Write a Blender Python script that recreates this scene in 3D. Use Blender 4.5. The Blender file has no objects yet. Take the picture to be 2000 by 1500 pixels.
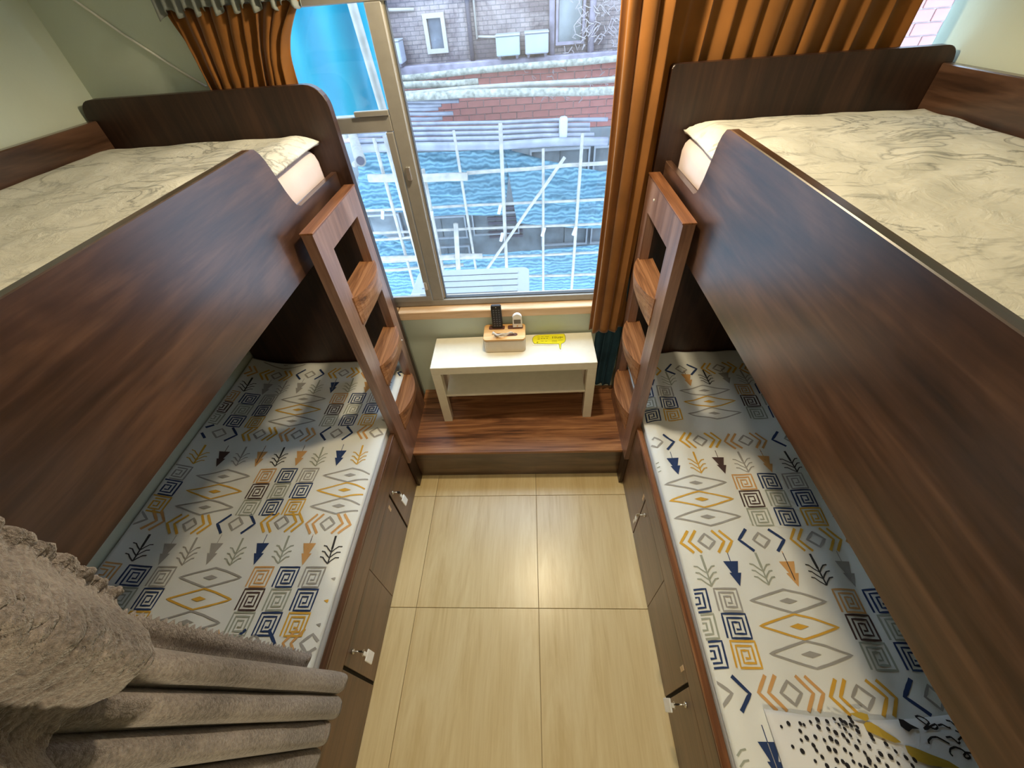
import bpy, bmesh, math, random
from mathutils import Vector, Matrix, noise
random.seed(7)
scene = bpy.context.scene
COL = scene.collection

# ------------------------------------------------------------------ camera
FPX = 770.27
CAM = Vector((0.0887, 0.0, 2.1175))
CR = Vector((0.99795273, 0.02278472, -0.05975949))
CU = Vector((0.02587734, 0.7106351, 0.70308472))
CF = Vector((-0.05848679, 0.70319173, -0.70859063))
cd = bpy.data.cameras.new('camera'); cam = bpy.data.objects.new('camera', cd); COL.objects.link(cam)
cd.sensor_fit = 'HORIZONTAL'; cd.sensor_width = 36.0; cd.lens = FPX / 2000 * 36.0; cd.clip_start = 0.02; cd.clip_end = 200
cam.matrix_world = Matrix(((CR.x, CU.x, -CF.x, CAM.x), (CR.y, CU.y, -CF.y, CAM.y), (CR.z, CU.z, -CF.z, CAM.z), (0, 0, 0, 1)))
scene.camera = cam

# ------------------------------------------------------------------ world, exposure
w = bpy.data.worlds.new('daylight'); scene.world = w; w.use_nodes = True
bg = w.node_tree.nodes['Background']
bg.inputs['Color'].default_value = (0.60, 0.80, 1.0, 1); bg.inputs['Strength'].default_value = 7.0
vs = scene.view_settings
vs.view_transform = 'Standard'; vs.look = 'None'; vs.gamma = 1.0; vs.exposure = 0.45
try: vs.use_curve_mapping = False
except Exception: pass
LAMP1 = (0.10, 1.50, 2.44); LAMP1_W = 50.0
LAMP2 = (0.05, -0.95, 2.44); LAMP2_W = 38.0
SPOT_DEG = 167.0
WARM = (1.0, 0.82, 0.54)

def on(px, py, ax, v):
    """the point on a real plane (ax = v) of the place that photograph pixel px,py looks at"""
    d = CF + CR * ((px - 1000) / FPX) - CU * ((py - 750) / FPX)
    t = (v - CAM[ax]) / d[ax]
    return CAM + d * t

# ------------------------------------------------------------------ materials
def new_mat(name):
    m = bpy.data.materials.new(name); m.use_nodes = True
    nt = m.node_tree; return m, nt, nt.nodes['Principled BSDF']
def N(nt, t, **kw):
    n = nt.nodes.new(t)
    for k, v in kw.items(): setattr(n, k, v)
    return n
def coords(nt, scale=(1, 1, 1), rot=(0, 0, 0), kind='Object'):
    tc = N(nt, 'ShaderNodeTexCoord'); mp = N(nt, 'ShaderNodeMapping')
    mp.inputs['Scale'].default_value = scale; mp.inputs['Rotation'].default_value = rot
    nt.links.new(tc.outputs[kind], mp.inputs['Vector']); return mp.outputs['Vector']
def ramp(nt, fac, stops):
    r = N(nt, 'ShaderNodeValToRGB'); e = r.color_ramp.elements
    while len(e) < len(stops): e.new(0.5)
    for i, (p, c) in enumerate(stops):
        e[i].position = p; e[i].color = (*c, 1)
    nt.links.new(fac, r.inputs['Fac']); return r.outputs['Color']
def nz(nt, vec, scale, detail=4, rough=0.5, dist=0.0):
    n = N(nt, 'ShaderNodeTexNoise'); n.inputs['Scale'].default_value = scale; n.inputs['Detail'].default_value = detail
    n.inputs['Roughness'].default_value = rough; n.inputs['Distortion'].default_value = dist
    nt.links.new(vec, n.inputs['Vector']); return n.outputs['Fac']
def bump(nt, b, h, strength=0.2, dist=0.01):
    bn = N(nt, 'ShaderNodeBump'); bn.inputs['Strength'].default_value = strength; bn.inputs['Distance'].default_value = dist
    nt.links.new(h, bn.inputs['Height']); nt.links.new(bn.outputs['Normal'], b.inputs['Normal'])
def plain(name, col, rough=0.5, metal=0.0, var=0.0, vscale=30, bmp=0.0, bscale=60):
    m, nt, b = new_mat(name)
    b.inputs['Base Color'].default_value = (*col, 1); b.inputs['Roughness'].default_value = rough; b.inputs['Metallic'].default_value = metal
    v = coords(nt)
    f = nz(nt, v, vscale, 3)
    k = max(var, 0.03)
    c = ramp(nt, f, [(0.3, tuple(x * (1 - k) for x in col)), (0.7, tuple(min(1, x * (1 + k)) for x in col))])
    nt.links.new(c, b.inputs['Base Color'])
    if bmp: bump(nt, b, nz(nt, v, bscale, 4), bmp, 0.004)
    return m
def wood(name, dark, mid, light, axis, rough=0.35, streak=9.0, scale=1.0, coat=0.0):
    m, nt, b = new_mat(name)
    sc = [streak] * 3; sc[axis] = 0.9
    v = coords(nt, tuple(s * scale for s in sc))
    f = nz(nt, v, 1.2, 6, 0.6, 1.6)
    sc2 = [streak * 9] * 3; sc2[axis] = 2.5
    v2 = coords(nt, tuple(s * scale for s in sc2))
    f2 = nz(nt, v2, 1.5, 3, 0.6, 0.3)
    mx = N(nt, 'ShaderNodeMath', operation='MULTIPLY_ADD'); mx.inputs[1].default_value = 0.30
    nt.links.new(f2, mx.inputs[0])
    m2 = N(nt, 'ShaderNodeMath', operation='MULTIPLY'); m2.inputs[1].default_value = 0.72
    nt.links.new(f, m2.inputs[0]); nt.links.new(m2.outputs[0], mx.inputs[2])
    c = ramp(nt, mx.outputs[0], [(0.36, dark), (0.5, mid), (0.66, light)])
    nt.links.new(c, b.inputs['Base Color']); b.inputs['Roughness'].default_value = rough
    b.inputs['Coat Weight'].default_value = coat; b.inputs['Coat Roughness'].default_value = 0.28; b.inputs['Coat IOR'].default_value = 1.7
    bump(nt, b, mx.outputs[0], 0.08, 0.004)
    return m
def cloth(name, col, transl=0.0, weave=600, rough=0.9, var=0.08, sheen=0.0):
    m, nt, b = new_mat(name)
    v = coords(nt)
    c = ramp(nt, nz(nt, v, 6, 5), [(0.3, tuple(x * (1 - var) for x in col)), (0.7, tuple(min(1, x * (1 + var)) for x in col))])
    nt.links.new(c, b.inputs['Base Color']); b.inputs['Roughness'].default_value = rough
    b.inputs['Sheen Weight'].default_value = sheen; b.inputs['Specular IOR Level'].default_value = 0.2
    bump(nt, b, nz(nt, v, weave, 2), 0.15, 0.002)
    if transl:
        t = N(nt, 'ShaderNodeBsdfTranslucent'); nt.links.new(c, t.inputs['Color'])
        mx = N(nt, 'ShaderNodeMixShader'); mx.inputs[0].default_value = transl
        nt.links.new(b.outputs[0], mx.inputs[1]); nt.links.new(t.outputs[0], mx.inputs[2])
        nt.links.new(mx.outputs[0], nt.nodes['Material Output'].inputs['Surface'])
    return m

WD = ((0.016, 0.0065, 0.0035), (0.058, 0.0265, 0.0145), (0.135, 0.068, 0.040))
WR = ((0.075, 0.026, 0.010), (0.21, 0.082, 0.032), (0.36, 0.16, 0.068))
M = {}
for i, a in enumerate('xyz'):
    M['wood_' + a] = wood('walnut_' + a, *WD, i, 0.30, 5.0, 1.0, 0.55)
    M['wood_red_' + a] = wood('red_walnut_' + a, *WR, i, 0.38, 9.0)
M['wood_rung'] = wood('rung_wood', (0.12, 0.045, 0.018), (0.33, 0.145, 0.06), (0.52, 0.27, 0.13), 1, 0.4, 14)
M['wood_step'] = wood('step_wood', (0.055, 0.018, 0.007), (0.25, 0.10, 0.04), (0.48, 0.23, 0.10), 0, 0.4, 11, 1.0, 0.1)
M['wood_cab'] = wood('cabinet_walnut', (0.055, 0.024, 0.012), (0.125, 0.058, 0.030), (0.19, 0.095, 0.052), 1, 0.36, 7, 1.0, 0.2)
M['wood_end'] = wood('walnut_end', (0.016, 0.007, 0.004), (0.034, 0.014, 0.008), (0.06, 0.026, 0.014), 2, 0.4, 7)
M['sill'] = wood('pale_pine', (0.50, 0.30, 0.15), (0.66, 0.44, 0.25), (0.78, 0.56, 0.36), 0, 0.4, 8)
M['bamboo'] = wood('bamboo', (0.55, 0.28, 0.08), (0.70, 0.40, 0.15), (0.80, 0.52, 0.24), 0, 0.4, 10, 2)
M['wall'] = plain('sage_paint', (0.60, 0.66, 0.55), 0.75, 0, 0.03, 3, 0.12, 90)
M['ceil'] = plain('white_paint', (0.82, 0.82, 0.78), 0.8)
M['grout'] = plain('floor_joint', (0.30, 0.21, 0.10), 0.8)
M['floor'] = wood('pale_bamboo_tile', (0.60, 0.44, 0.205), (0.70, 0.545, 0.285), (0.77, 0.63, 0.36), 1, 0.30, 6.0, 1.0, 0.1)
M['alu'] = plain('aluminium_frame', (0.31, 0.295, 0.27), 0.45, 0.25, 0.05)
M['seal'] = plain('rubber_seal', (0.05, 0.05, 0.05), 0.7)
M['curtain'] = cloth('orange_curtain', (0.31, 0.125, 0.027), 0.36, 300, 0.85, 0.2, 0.3)
M['header'] = cloth('grey_header', (0.26, 0.28, 0.26), 0.1, 200)
M['denim'] = cloth('teal_cloth', (0.035, 0.085, 0.125), 0, 260, 0.9, 0.35)
M['felt'] = cloth('grey_wool', (0.20, 0.17, 0.155), 0, 90, 1.0, 0.3, 0.5)
M['white_cloth'] = cloth('white_sheet', (0.80, 0.80, 0.79), 0, 400, 0.9, 0.02)
M['pattern_base'] = cloth('cream_cotton', (0.80, 0.81, 0.77), 0, 500, 0.85, 0.03)
M['pink_cloth'] = cloth('pink_sheet', (0.66, 0.54, 0.51), 0, 300, 0.9, 0.05)
M['teal_sheet'] = cloth('pale_rail', (0.50, 0.66, 0.66), 0, 300, 0.6, 0.05)
M['white_gloss'] = plain('white_lacquer', (0.83, 0.79, 0.66), 0.32, 0, 0.02)
M['beige_plastic'] = plain('beige_plastic', (0.70, 0.58, 0.42), 0.45)
M['black_plastic'] = plain('black_plastic', (0.012, 0.012, 0.014), 0.4)
M['grey_plastic'] = plain('grey_buttons', (0.10, 0.10, 0.11), 0.5)
M['white_plastic'] = plain('white_plastic', (0.85, 0.84, 0.80), 0.35)
M['lcd'] = plain('lcd_display', (0.13, 0.125, 0.115), 0.25)
M['slot_shade'] = plain('slot_shade', (0.10, 0.035, 0.018), 0.8)
M['paper'] = cloth('tissue_paper', (0.93, 0.93, 0.95), 0.1, 300)
M['yellow'] = plain('yellow_card', (0.86, 0.80, 0.015), 0.45)
M['ink'] = plain('brown_ink', (0.16, 0.13, 0.01), 0.6)
M['clear'] = plain('clear_border', (0.84, 0.80, 0.64), 0.3)
M['metal'] = plain('bright_metal', (0.72, 0.68, 0.62), 0.28, 0.9)
M['gap'] = plain('dark_gap', (0.008, 0.005, 0.004), 0.9)
M['screw'] = plain('screw_cap', (0.75, 0.72, 0.66), 0.4)
M['lampshade'] = plain('lamp_housing', (0.8, 0.78, 0.72), 0.5)
for k, c in dict(navy=(0.018, 0.042, 0.13), yellow_p=(0.70, 0.39, 0.045), grey_p=(0.36, 0.345, 0.32), brown_p=(0.075, 0.042, 0.038),
                 sage_p=(0.36, 0.38, 0.31), orange_p=(0.66, 0.36, 0.13), black_p=(0.035, 0.035, 0.038), mustard=(0.50, 0.33, 0.035), dot=(0.012, 0.010, 0.012)).items():
    M[k] = plain('print_' + k, c, 0.85)

def marble():
    m, nt, b = new_mat('marble_cotton')
    v = coords(nt, (1, 1, 1))
    warp = nz(nt, v, 2.2, 5, 0.6)
    n1 = N(nt, 'ShaderNodeTexNoise'); n1.inputs['Scale'].default_value = 4.0; n1.inputs['Detail'].default_value = 5
    n1.inputs['Distortion'].default_value = 0.9; n1.inputs['Roughness'].default_value = 0.55
    mp = N(nt, 'ShaderNodeMapping'); mp.inputs['Scale'].default_value = (1.0, 1.7, 1.0); mp.inputs['Rotation'].default_value = (0, 0, 0.7)
    nt.links.new(v, mp.inputs['Vector']); nt.links.new(mp.outputs['Vector'], n1.inputs['Vector'])
    s = N(nt, 'ShaderNodeMath', operation='SUBTRACT'); s.inputs[1].default_value = 0.5; nt.links.new(n1.outputs['Fac'], s.inputs[0])
    a = N(nt, 'ShaderNodeMath', operation='ABSOLUTE'); nt.links.new(s.outputs[0], a.inputs[0])
    vein = ramp(nt, a.outputs[0], [(0.0, (1, 1, 1)), (0.008, (0.6, 0.6, 0.6)), (0.03, (0.0, 0.0, 0.0))])
    mask = ramp(nt, nz(nt, v, 1.6, 3), [(0.38, (0, 0, 0)), (0.56, (1, 1, 1))])
    mm = N(nt, 'ShaderNodeMath', operation='MULTIPLY'); nt.links.new(vein, mm.inputs[0]); nt.links.new(mask, mm.inputs[1])
    base = ramp(nt, warp, [(0.35, (0.66, 0.64, 0.56)), (0.6, (0.77, 0.75, 0.67))])
    mx = N(nt, 'ShaderNodeMixRGB'); mx.inputs['Color2'].default_value = (0.22, 0.22, 0.20, 1)
    sc = N(nt, 'ShaderNodeMath', operation='MULTIPLY'); sc.inputs[1].default_value = 0.85; nt.links.new(mm.outputs[0], sc.inputs[0])
    nt.links.new(sc.outputs[0], mx.inputs['Fac']); nt.links.new(base, mx.inputs['Color1'])
    nt.links.new(mx.outputs['Color'], b.inputs['Base Color']); b.inputs['Roughness'].default_value = 0.9
    b.inputs['Specular IOR Level'].default_value = 0.2
    bump(nt, b, nz(nt, v, 16, 5, 0.6, 0.6), 0.35, 0.02)
    return m
M['marble'] = marble()

def glass_mat():
    m = bpy.data.materials.new('window_glass'); m.use_nodes = True; nt = m.node_tree; nt.nodes.clear()
    o = N(nt, 'ShaderNodeOutputMaterial'); t = N(nt, 'ShaderNodeBsdfTransparent'); g = N(nt, 'ShaderNodeBsdfGlossy'); x = N(nt, 'ShaderNodeMixShader')
    t.inputs['Color'].default_value = (0.95, 0.97, 1.0, 1); g.inputs['Roughness'].default_value = 0.03
    d = N(nt, 'ShaderNodeBsdfDiffuse'); d.inputs['Color'].default_value = (0.5, 0.53, 0.6, 1)
    x2 = N(nt, 'ShaderNodeMixShader')
    f = nz(nt, coords(nt), 2.0, 5, 0.6)
    dust = ramp(nt, f, [(0.3, (0.015, 0.015, 0.015)), (0.8, (0.06, 0.06, 0.06))])
    nt.links.new(dust, x2.inputs[0]); nt.links.new(t.outputs[0], x2.inputs[1]); nt.links.new(d.outputs[0], x2.inputs[2])
    x.inputs[0].default_value = 0.04
    nt.links.new(x2.outputs[0], x.inputs[1]); nt.links.new(g.outputs[0], x.inputs[2]); nt.links.new(x.outputs[0], o.inputs['Surface'])
    return m
M['glass'] = glass_mat()

def net_mat(name, c0, c1, holes, transl=0.4):
    m, nt, b = new_mat(name)
    v = coords(nt)
    wv = N(nt, 'ShaderNodeTexWave'); wv.bands_direction = 'Z' if holes else 'X'; wv.inputs['Scale'].default_value = 5.5 if holes else 1.2; wv.inputs['Distortion'].default_value = 6.5 if holes else 2.0
    wv.inputs['Detail'].default_value = 4; wv.inputs['Detail Scale'].default_value = 1.6
    nt.links.new(v, wv.inputs['Vector'])
    c = ramp(nt, wv.outputs['Fac'], [(0.1, c0), (0.95, c1)])
    nt.links.new(c, b.inputs['Base Color']); b.inputs['Roughness'].default_value = 0.5
    t = N(nt, 'ShaderNodeBsdfTranslucent'); nt.links.new(c, t.inputs['Color'])
    mx = N(nt, 'ShaderNodeMixShader'); mx.inputs[0].default_value = transl
    nt.links.new(b.outputs[0], mx.inputs[1]); nt.links.new(t.outputs[0], mx.inputs[2])
    tr = N(nt, 'ShaderNodeBsdfTransparent'); m3 = N(nt, 'ShaderNodeMixShader')
    h = ramp(nt, nz(nt, v, 3.0, 4), [(0.35, (holes,) * 3), (0.7, (holes * 0.3,) * 3)])
    nt.links.new(h, m3.inputs[0]); nt.links.new(mx.outputs[0], m3.inputs[1]); nt.links.new(tr.outputs[0], m3.inputs[2])
    nt.links.new(m3.outputs[0], nt.nodes['Material Output'].inputs['Surface'])
    bump(nt, b, wv.outputs['Fac'], 0.4, 0.03)
    return m
M['net'] = net_mat('blue_netting', (0.075, 0.185, 0.26), (0.19, 0.36, 0.43), 0.30)
M['tarp'] = net_mat('cyan_tarpaulin', (0.0, 0.20, 0.29), (0.004, 0.265, 0.34), 0.0, 0.5)
M['bamboo_pole'] = plain('weathered_bamboo', (0.215, 0.196, 0.173), 0.6, 0, 0.2, 14)
M['rough_pole'] = plain('mossy_pole', (0.192, 0.185, 0.157), 0.9, 0, 0.45, 22, 0.6, 25)
M['steel_pole'] = plain('grey_poles', (0.154, 0.157, 0.188), 0.5, 0, 0.2, 9)
M['concrete'] = plain('stained_concrete', (0.127, 0.138, 0.146), 0.9, 0, 0.45, 3)
M['ledge'] = plain('lilac_ledge', (0.185, 0.161, 0.200), 0.9, 0, 0.3, 8)
M['mortar'] = plain('mortar', (0.269, 0.200, 0.200), 0.9, 0, 0.2, 8)
M['brick'] = plain('red_brick', (0.238, 0.089, 0.077), 0.85, 0, 0.25, 3)
M['brick_pale'] = plain('pale_red_brick', (0.300, 0.135, 0.125), 0.85, 0, 0.12, 3)
M['mortar_pale'] = plain('pale_mortar', (0.36, 0.29, 0.29), 0.9, 0, 0.1, 8)
M['bwin'] = plain('dark_window_pane', (0.084, 0.092, 0.115), 0.2, 0, 0.3, 8)
M['bframe'] = plain('cream_window_frame', (0.254, 0.231, 0.215), 0.6)
M['pipe'] = plain('dark_drain_pipe', (0.058, 0.050, 0.069), 0.6)
M['acwhite'] = plain('white_enamel', (0.223, 0.231, 0.246), 0.5)
M['acteal'] = plain('pale_teal_panel', (0.192, 0.231, 0.246), 0.6, 0, 0.1, 4)
M['acblue'] = plain('pale_lilac_panel', (0.192, 0.200, 0.246), 0.6, 0, 0.1, 4)
M['twig'] = plain('dry_twig', (0.231, 0.200, 0.208), 0.9)
M['tie'] = plain('white_plastic_tie', (0.269, 0.277, 0.288), 0.5)
def tile_mat():
    m, nt, b = new_mat('old_wall_tiles')
    tc = N(nt, 'ShaderNodeTexCoord'); mp = N(nt, 'ShaderNodeMapping'); mp.inputs['Rotation'].default_value = (math.pi / 2, 0, 0)
    nt.links.new(tc.outputs['Object'], mp.inputs['Vector'])
    br = N(nt, 'ShaderNodeTexBrick'); br.inputs['Scale'].default_value = 1.0
    br.inputs['Brick Width'].default_value = 0.11; br.inputs['Row Height'].default_value = 0.042; br.inputs['Mortar Size'].default_value = 0.004
    br.inputs['Color1'].default_value = (0.255, 0.205, 0.195, 1); br.inputs['Color2'].default_value = (0.21, 0.172, 0.175, 1); br.inputs['Mortar'].default_value = (0.105, 0.093, 0.10, 1)
    nt.links.new(mp.outputs['Vector'], br.inputs['Vector'])
    v = coords(nt)
    st = ramp(nt, nz(nt, v, 1.7, 7, 0.7, 0.4), [(0.39, (0.36, 0.33, 0.38)), (0.58, (1, 1, 1))])
    mx = N(nt, 'ShaderNodeMixRGB', blend_type='MULTIPLY'); mx.inputs['Fac'].default_value = 1
    nt.links.new(br.outputs['Color'], mx.inputs['Color1']); nt.links.new(st, mx.inputs['Color2'])
    nt.links.new(mx.outputs['Color'], b.inputs['Base Color']); b.inputs['Roughness'].default_value = 0.8
    return m
M['tiles'] = tile_mat()

# ------------------------------------------------------------------ object helpers
WL = {}
def place(o, c, parent):
    if parent is not None:
        o.parent = parent; o.location = Vector(c) - WL[parent.name]
    else: o.location = c
    WL[o.name] = Vector(c)
def tag(o, label=None, cat=None, group=None, kind=None):
    if label: o['label'] = label
    if cat: o['category'] = cat
    if group: o['group'] = group
    if kind: o['kind'] = kind
    return o
def thing(name, loc, label, cat, group=None):
    o = bpy.data.objects.new(name, None); COL.objects.link(o); o.empty_display_size = 0.05
    place(o, loc, None); return tag(o, label, cat, group)
def mesh(name, verts, faces, mat, parent=None, smooth=False, mats=None, fmat=None, origin=None):
    vs_ = [Vector(v) for v in verts]
    if origin is None:
        lo = Vector([min(v[i] for v in vs_) for i in range(3)]); hi = Vector([max(v[i] for v in vs_) for i in range(3)])
        origin = Vector(((lo.x + hi.x) / 2, (lo.y + hi.y) / 2, lo.z if parent is None else (lo.z + hi.z) / 2))
    origin = Vector(origin)
    me = bpy.data.meshes.new(name); me.from_pydata([tuple(v - origin) for v in vs_], [], faces)
    for m_ in (mats or [mat]): me.materials.append(M[m_])
    if fmat: me.polygons.foreach_set('material_index', fmat)
    if smooth: me.polygons.foreach_set('use_smooth', [True] * len(me.polygons))
    me.update()
    o = bpy.data.objects.new(name, me); COL.objects.link(o); place(o, origin, parent); return o
def from_bm(name, bm, mat, parent=None, smooth=False, origin=None):
    bmesh.ops.recalc_face_normals(bm, faces=bm.faces[:])
    vs_ = [v.co.copy() for v in bm.verts]; bm.verts.index_update(); fs = [[v.index for v in f.verts] for f in bm.faces]; bm.free()
    return mesh(name, vs_, fs, mat, parent, smooth, origin=origin)
def bm_box(bm, x, y, z, bev=0.0, seg=1):
    g = bmesh.ops.create_cube(bm, size=1.0)
    for v in g['verts']:
        v.co = Vector(((x[0] + x[1]) / 2 + v.co.x * (x[1] - x[0]), (y[0] + y[1]) / 2 + v.co.y * (y[1] - y[0]), (z[0] + z[1]) / 2 + v.co.z * (z[1] - z[0])))
    if bev:
        es = list({e for v in g['verts'] for e in v.link_edges})
        bmesh.ops.bevel(bm, geom=es, offset=bev, segments=seg, affect='EDGES', profile=0.5)
def box(name, x, y, z, mat, parent=None, bev=0.0, seg=1, smooth=False):
    bm = bmesh.new(); bm_box(bm, x, y, z, bev, seg); return from_bm(name, bm, mat, parent, smooth)
def prism(name, pts, axis, d0, d1, mat, parent=None, bev=0.0):
    """extrude a closed 2D outline along an axis; axis 0: pts=(y,z), 1: (x,z), 2: (x,y)"""
    bm = bmesh.new()
    def P(p, d): return {0: (d, p[0], p[1]), 1: (p[0], d, p[1]), 2: (p[0], p[1], d)}[axis]
    a = [bm.verts.new(P(p, d0)) for p in pts]; b = [bm.verts.new(P(p, d1)) for p in pts]
    bm.faces.new(a); bm.faces.new(b[::-1]); n = len(pts)
    for i in range(n): bm.faces.new((a[i], b[i], b[(i + 1) % n], a[(i + 1) % n]))
    if bev:
        cap = [e for e in bm.edges if (e.verts[0] in a) == (e.verts[1] in a)]
        bmesh.ops.bevel(bm, geom=cap, offset=bev, segments=1, affect='EDGES')
    return from_bm(name, bm, mat, parent)
def tube_geo(pts, r, seg=8, V=None, F=None, cap=True):
    V = [] if V is None else V; F = [] if F is None else F
    pts = [Vector(p) for p in pts]; n = len(pts); rs = r if isinstance(r, (list, tuple)) else [r] * n
    base = len(V); up = None
    for i, p in enumerate(pts):
        d = (pts[min(i + 1, n - 1)] - pts[max(i - 1, 0)]).normalized()
        if up is None: up = d.orthogonal().normalized()
        up = (up - d * up.dot(d)).normalized(); s = d.cross(up)
        for k in range(seg):
            a = 2 * math.pi * k / seg; V.append(p + up * (math.cos(a) * rs[i]) + s * (math.sin(a) * rs[i]))
    for i in range(n - 1):
        for k in range(seg):
            F.append((base + i * seg + k, base + i * seg + (k + 1) % seg, base + (i + 1) * seg + (k + 1) % seg, base + (i + 1) * seg + k))
    if cap:
        F.append(tuple(base + k for k in range(seg))[::-1]); F.append(tuple(base + (n - 1) * seg + k for k in range(seg)))
    return V, F
def tube(name, pts, r, mat, parent=None, seg=8):
    V, F = tube_geo(pts, r, seg); return mesh(name, V, F, mat, parent, True)
def surf(name, fn, nu, nv, mat, parent=None, thick=0.0, smooth=True):
    V = [fn(i / nu, j / nv) for j in range(nv + 1) for i in range(nu + 1)]
    F = [(j * (nu + 1) + i, j * (nu + 1) + i + 1, (j + 1) * (nu + 1) + i + 1, (j + 1) * (nu + 1) + i) for j in range(nv) for i in range(nu)]
    o = mesh(name, V, F, mat, parent, smooth)
    if thick:
        s = o.modifiers.new('thickness', 'SOLIDIFY'); s.thickness = thick; s.offset = 0
    return o
def arc(cx, cy, r, a0, a1, n=6):
    return [(cx + r * math.cos(math.radians(a0 + (a1 - a0) * i / n)), cy + r * math.sin(math.radians(a0 + (a1 - a0) * i / n))) for i in range(n + 1)]
def fn_noise(x, y, z=0.0): return noise.noise(Vector((x, y, z)))

# ------------------------------------------------------------------ the room
XL, XR, YW, YB, ZC = -1.60, 1.53, 1.83, -1.75, 2.62
AL, BR = -0.648, 0.592                    # faces of the bed boxes
STEP_Y, STEP_Z = 1.312, 0.243
fl = tag(box('floor', (XL, XR), (YB, YW), (-0.12, -0.006), 'grout'), 'pale yellow wood look floor tiles between the two bunk beds', None, None, 'structure')
TS = 0.60; gx = 0.0012
for i in range(-2, 3):
    for j in range(-3, 3):
        x0, x1, y0, y1 = 0.078 + i * TS, 0.078 + (i + 1) * TS, 0.572 + j * TS, 0.572 + (j + 1) * TS
        x0, x1, y0, y1 = max(x0, -0.68), min(x1, 0.64), max(y0, YB), min(y1, 1.34)
        if x1 - x0 < 0.02 or y1 - y0 < 0.02: continue
        box('tile', (x0 + gx, x1 - gx), (y0 + gx, y1 - gx), (-0.0055, 0.0), 'floor', fl, 0.0008)
tag(box('ceiling', (XL - .1, XR + .1), (YB - .1, YW + .1), (ZC, ZC + 0.08), 'ceil'), kind='structure')
tag(box('wall_left', (XL - 0.1, XL), (YB, YW + 0.15), (-0.12, ZC), 'wall'), kind='structure')
tag(box('wall_right', (XR, XR + 0.1), (YB, YW + 0.052), (-0.12, ZC), 'wall'), kind='structure')
tag(box('wall_back', (XL, XR), (YB - 0.1, YB), (-0.12, ZC), 'wall'), kind='structure')
WX0, WX1, WZ0, WZ1 = -1.10, 1.53, 0.885, 2.155
wf = bmesh.new()
bm_box(wf, (XL, XR), (YW, YW + 0.15), (-0.12, 0.835)); bm_box(wf, (XL, WX0), (YW, YW + 0.15), (0.835, ZC))
bm_box(wf, (0.66, 1.32), (YW, YW + 0.15), (0.835, WZ1)); bm_box(wf, (WX0, WX1), (YW, YW + 0.15), (WZ1, ZC))  # pier is unseen, added to block daylight behind the right curtain
tag(from_bm('wall_front', wf, 'wall'), kind='structure')
# window
win = bpy.data.objects.new('window_1', None); COL.objects.link(win); place(win, (0, YW + 0.05, WZ0), None); tag(win, 'wide aluminium window looking onto bamboo scaffolding', None, None, 'structure')
box('window_sill', (-0.66, 0.60), (YW - 0.035, YW + 0.14), (0.835, 0.886), 'sill', win, 0.004)
box('window_sill', (1.322, WX1), (YW + 0.0005, YW + 0.14), (0.835, 0.886), 'sill', win, 0.004)
box('window_sill', (WX0, -0.665), (YW + 0.0005, YW + 0.14), (0.835, 0.886), 'sill', win, 0.004)
fy = (YW + 0.022, YW + 0.075)
box('bottom_rail', (WX0, 0.659), fy, (0.888, 0.924), 'alu', win, 0.003)
box('top_rail', (WX0, 0.659), fy, (2.110, WZ1), 'alu', win, 0.003)
box('jamb', (WX0, WX0 + 0.05), fy, (0.924, 2.110), 'alu', win, 0.003)
box('jamb', (0.62, 0.659), fy, (0.924, 2.110), 'alu', win, 0.003)
box('mullion', (-0.462, -0.402), fy, (0.924, 2.110), 'alu', win, 0.003)
box('jamb', (1.321, 1.335), fy, (0.924, 2.110), 'alu', win, 0.003)
box('transom', (WX0 + 0.05, -0.462), fy, (1.730, 1.787), 'alu', win, 0.003)
box('seal_strip', (-0.402, -0.393), (YW + 0.035, YW + 0.06), (0.924, 2.110), 'metal', win)
box('seal_strip', (-0.393, -0.390), (YW + 0.035, YW + 0.06), (0.924, 2.110), 'seal', win)
box('seal_strip', (-0.402, 0.62), (YW + 0.035, YW + 0.06), (0.924, 0.929), 'seal', win)
# opening casement frame of the left light
box('casement_rail', (WX0 + 0.05, -0.463), (YW + 0.012, YW + 0.030), (0.925, 0.957), 'alu', win, 0.002)
box('casement_stile', (-0.492, -0.463), (YW + 0.012, YW + 0.030), (0.957, 1.729), 'alu', win, 0.002)
box('casement_rail', (-0.60, -0.463), (YW + 0.012, YW + 0.030), (1.787, 1.806), 'alu', win, 0.002)
box('latch', (-0.487, -0.472), (YW + 0.0, YW + 0.012), (1.00, 1.045), 'metal', win, 0.003)
box('latch', (-0.445, -0.425), (YW + 0.008, YW + 0.022), (1.545, 1.60), 'metal', win, 0.003)
for x0, x1, z0, z1 in ((WX0 + .05, -0.463, 0.957, 1.730), (WX0 + .05, -0.463, 1.787, 2.110), (-0.390, 0.62, 0.929, 2.110), (1.335, WX1 - .001, 0.886, 2.155)):
    box('pane', (x0, x1), (YW + 0.046, YW + 0.050), (z0, z1), 'glass', win)

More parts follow.
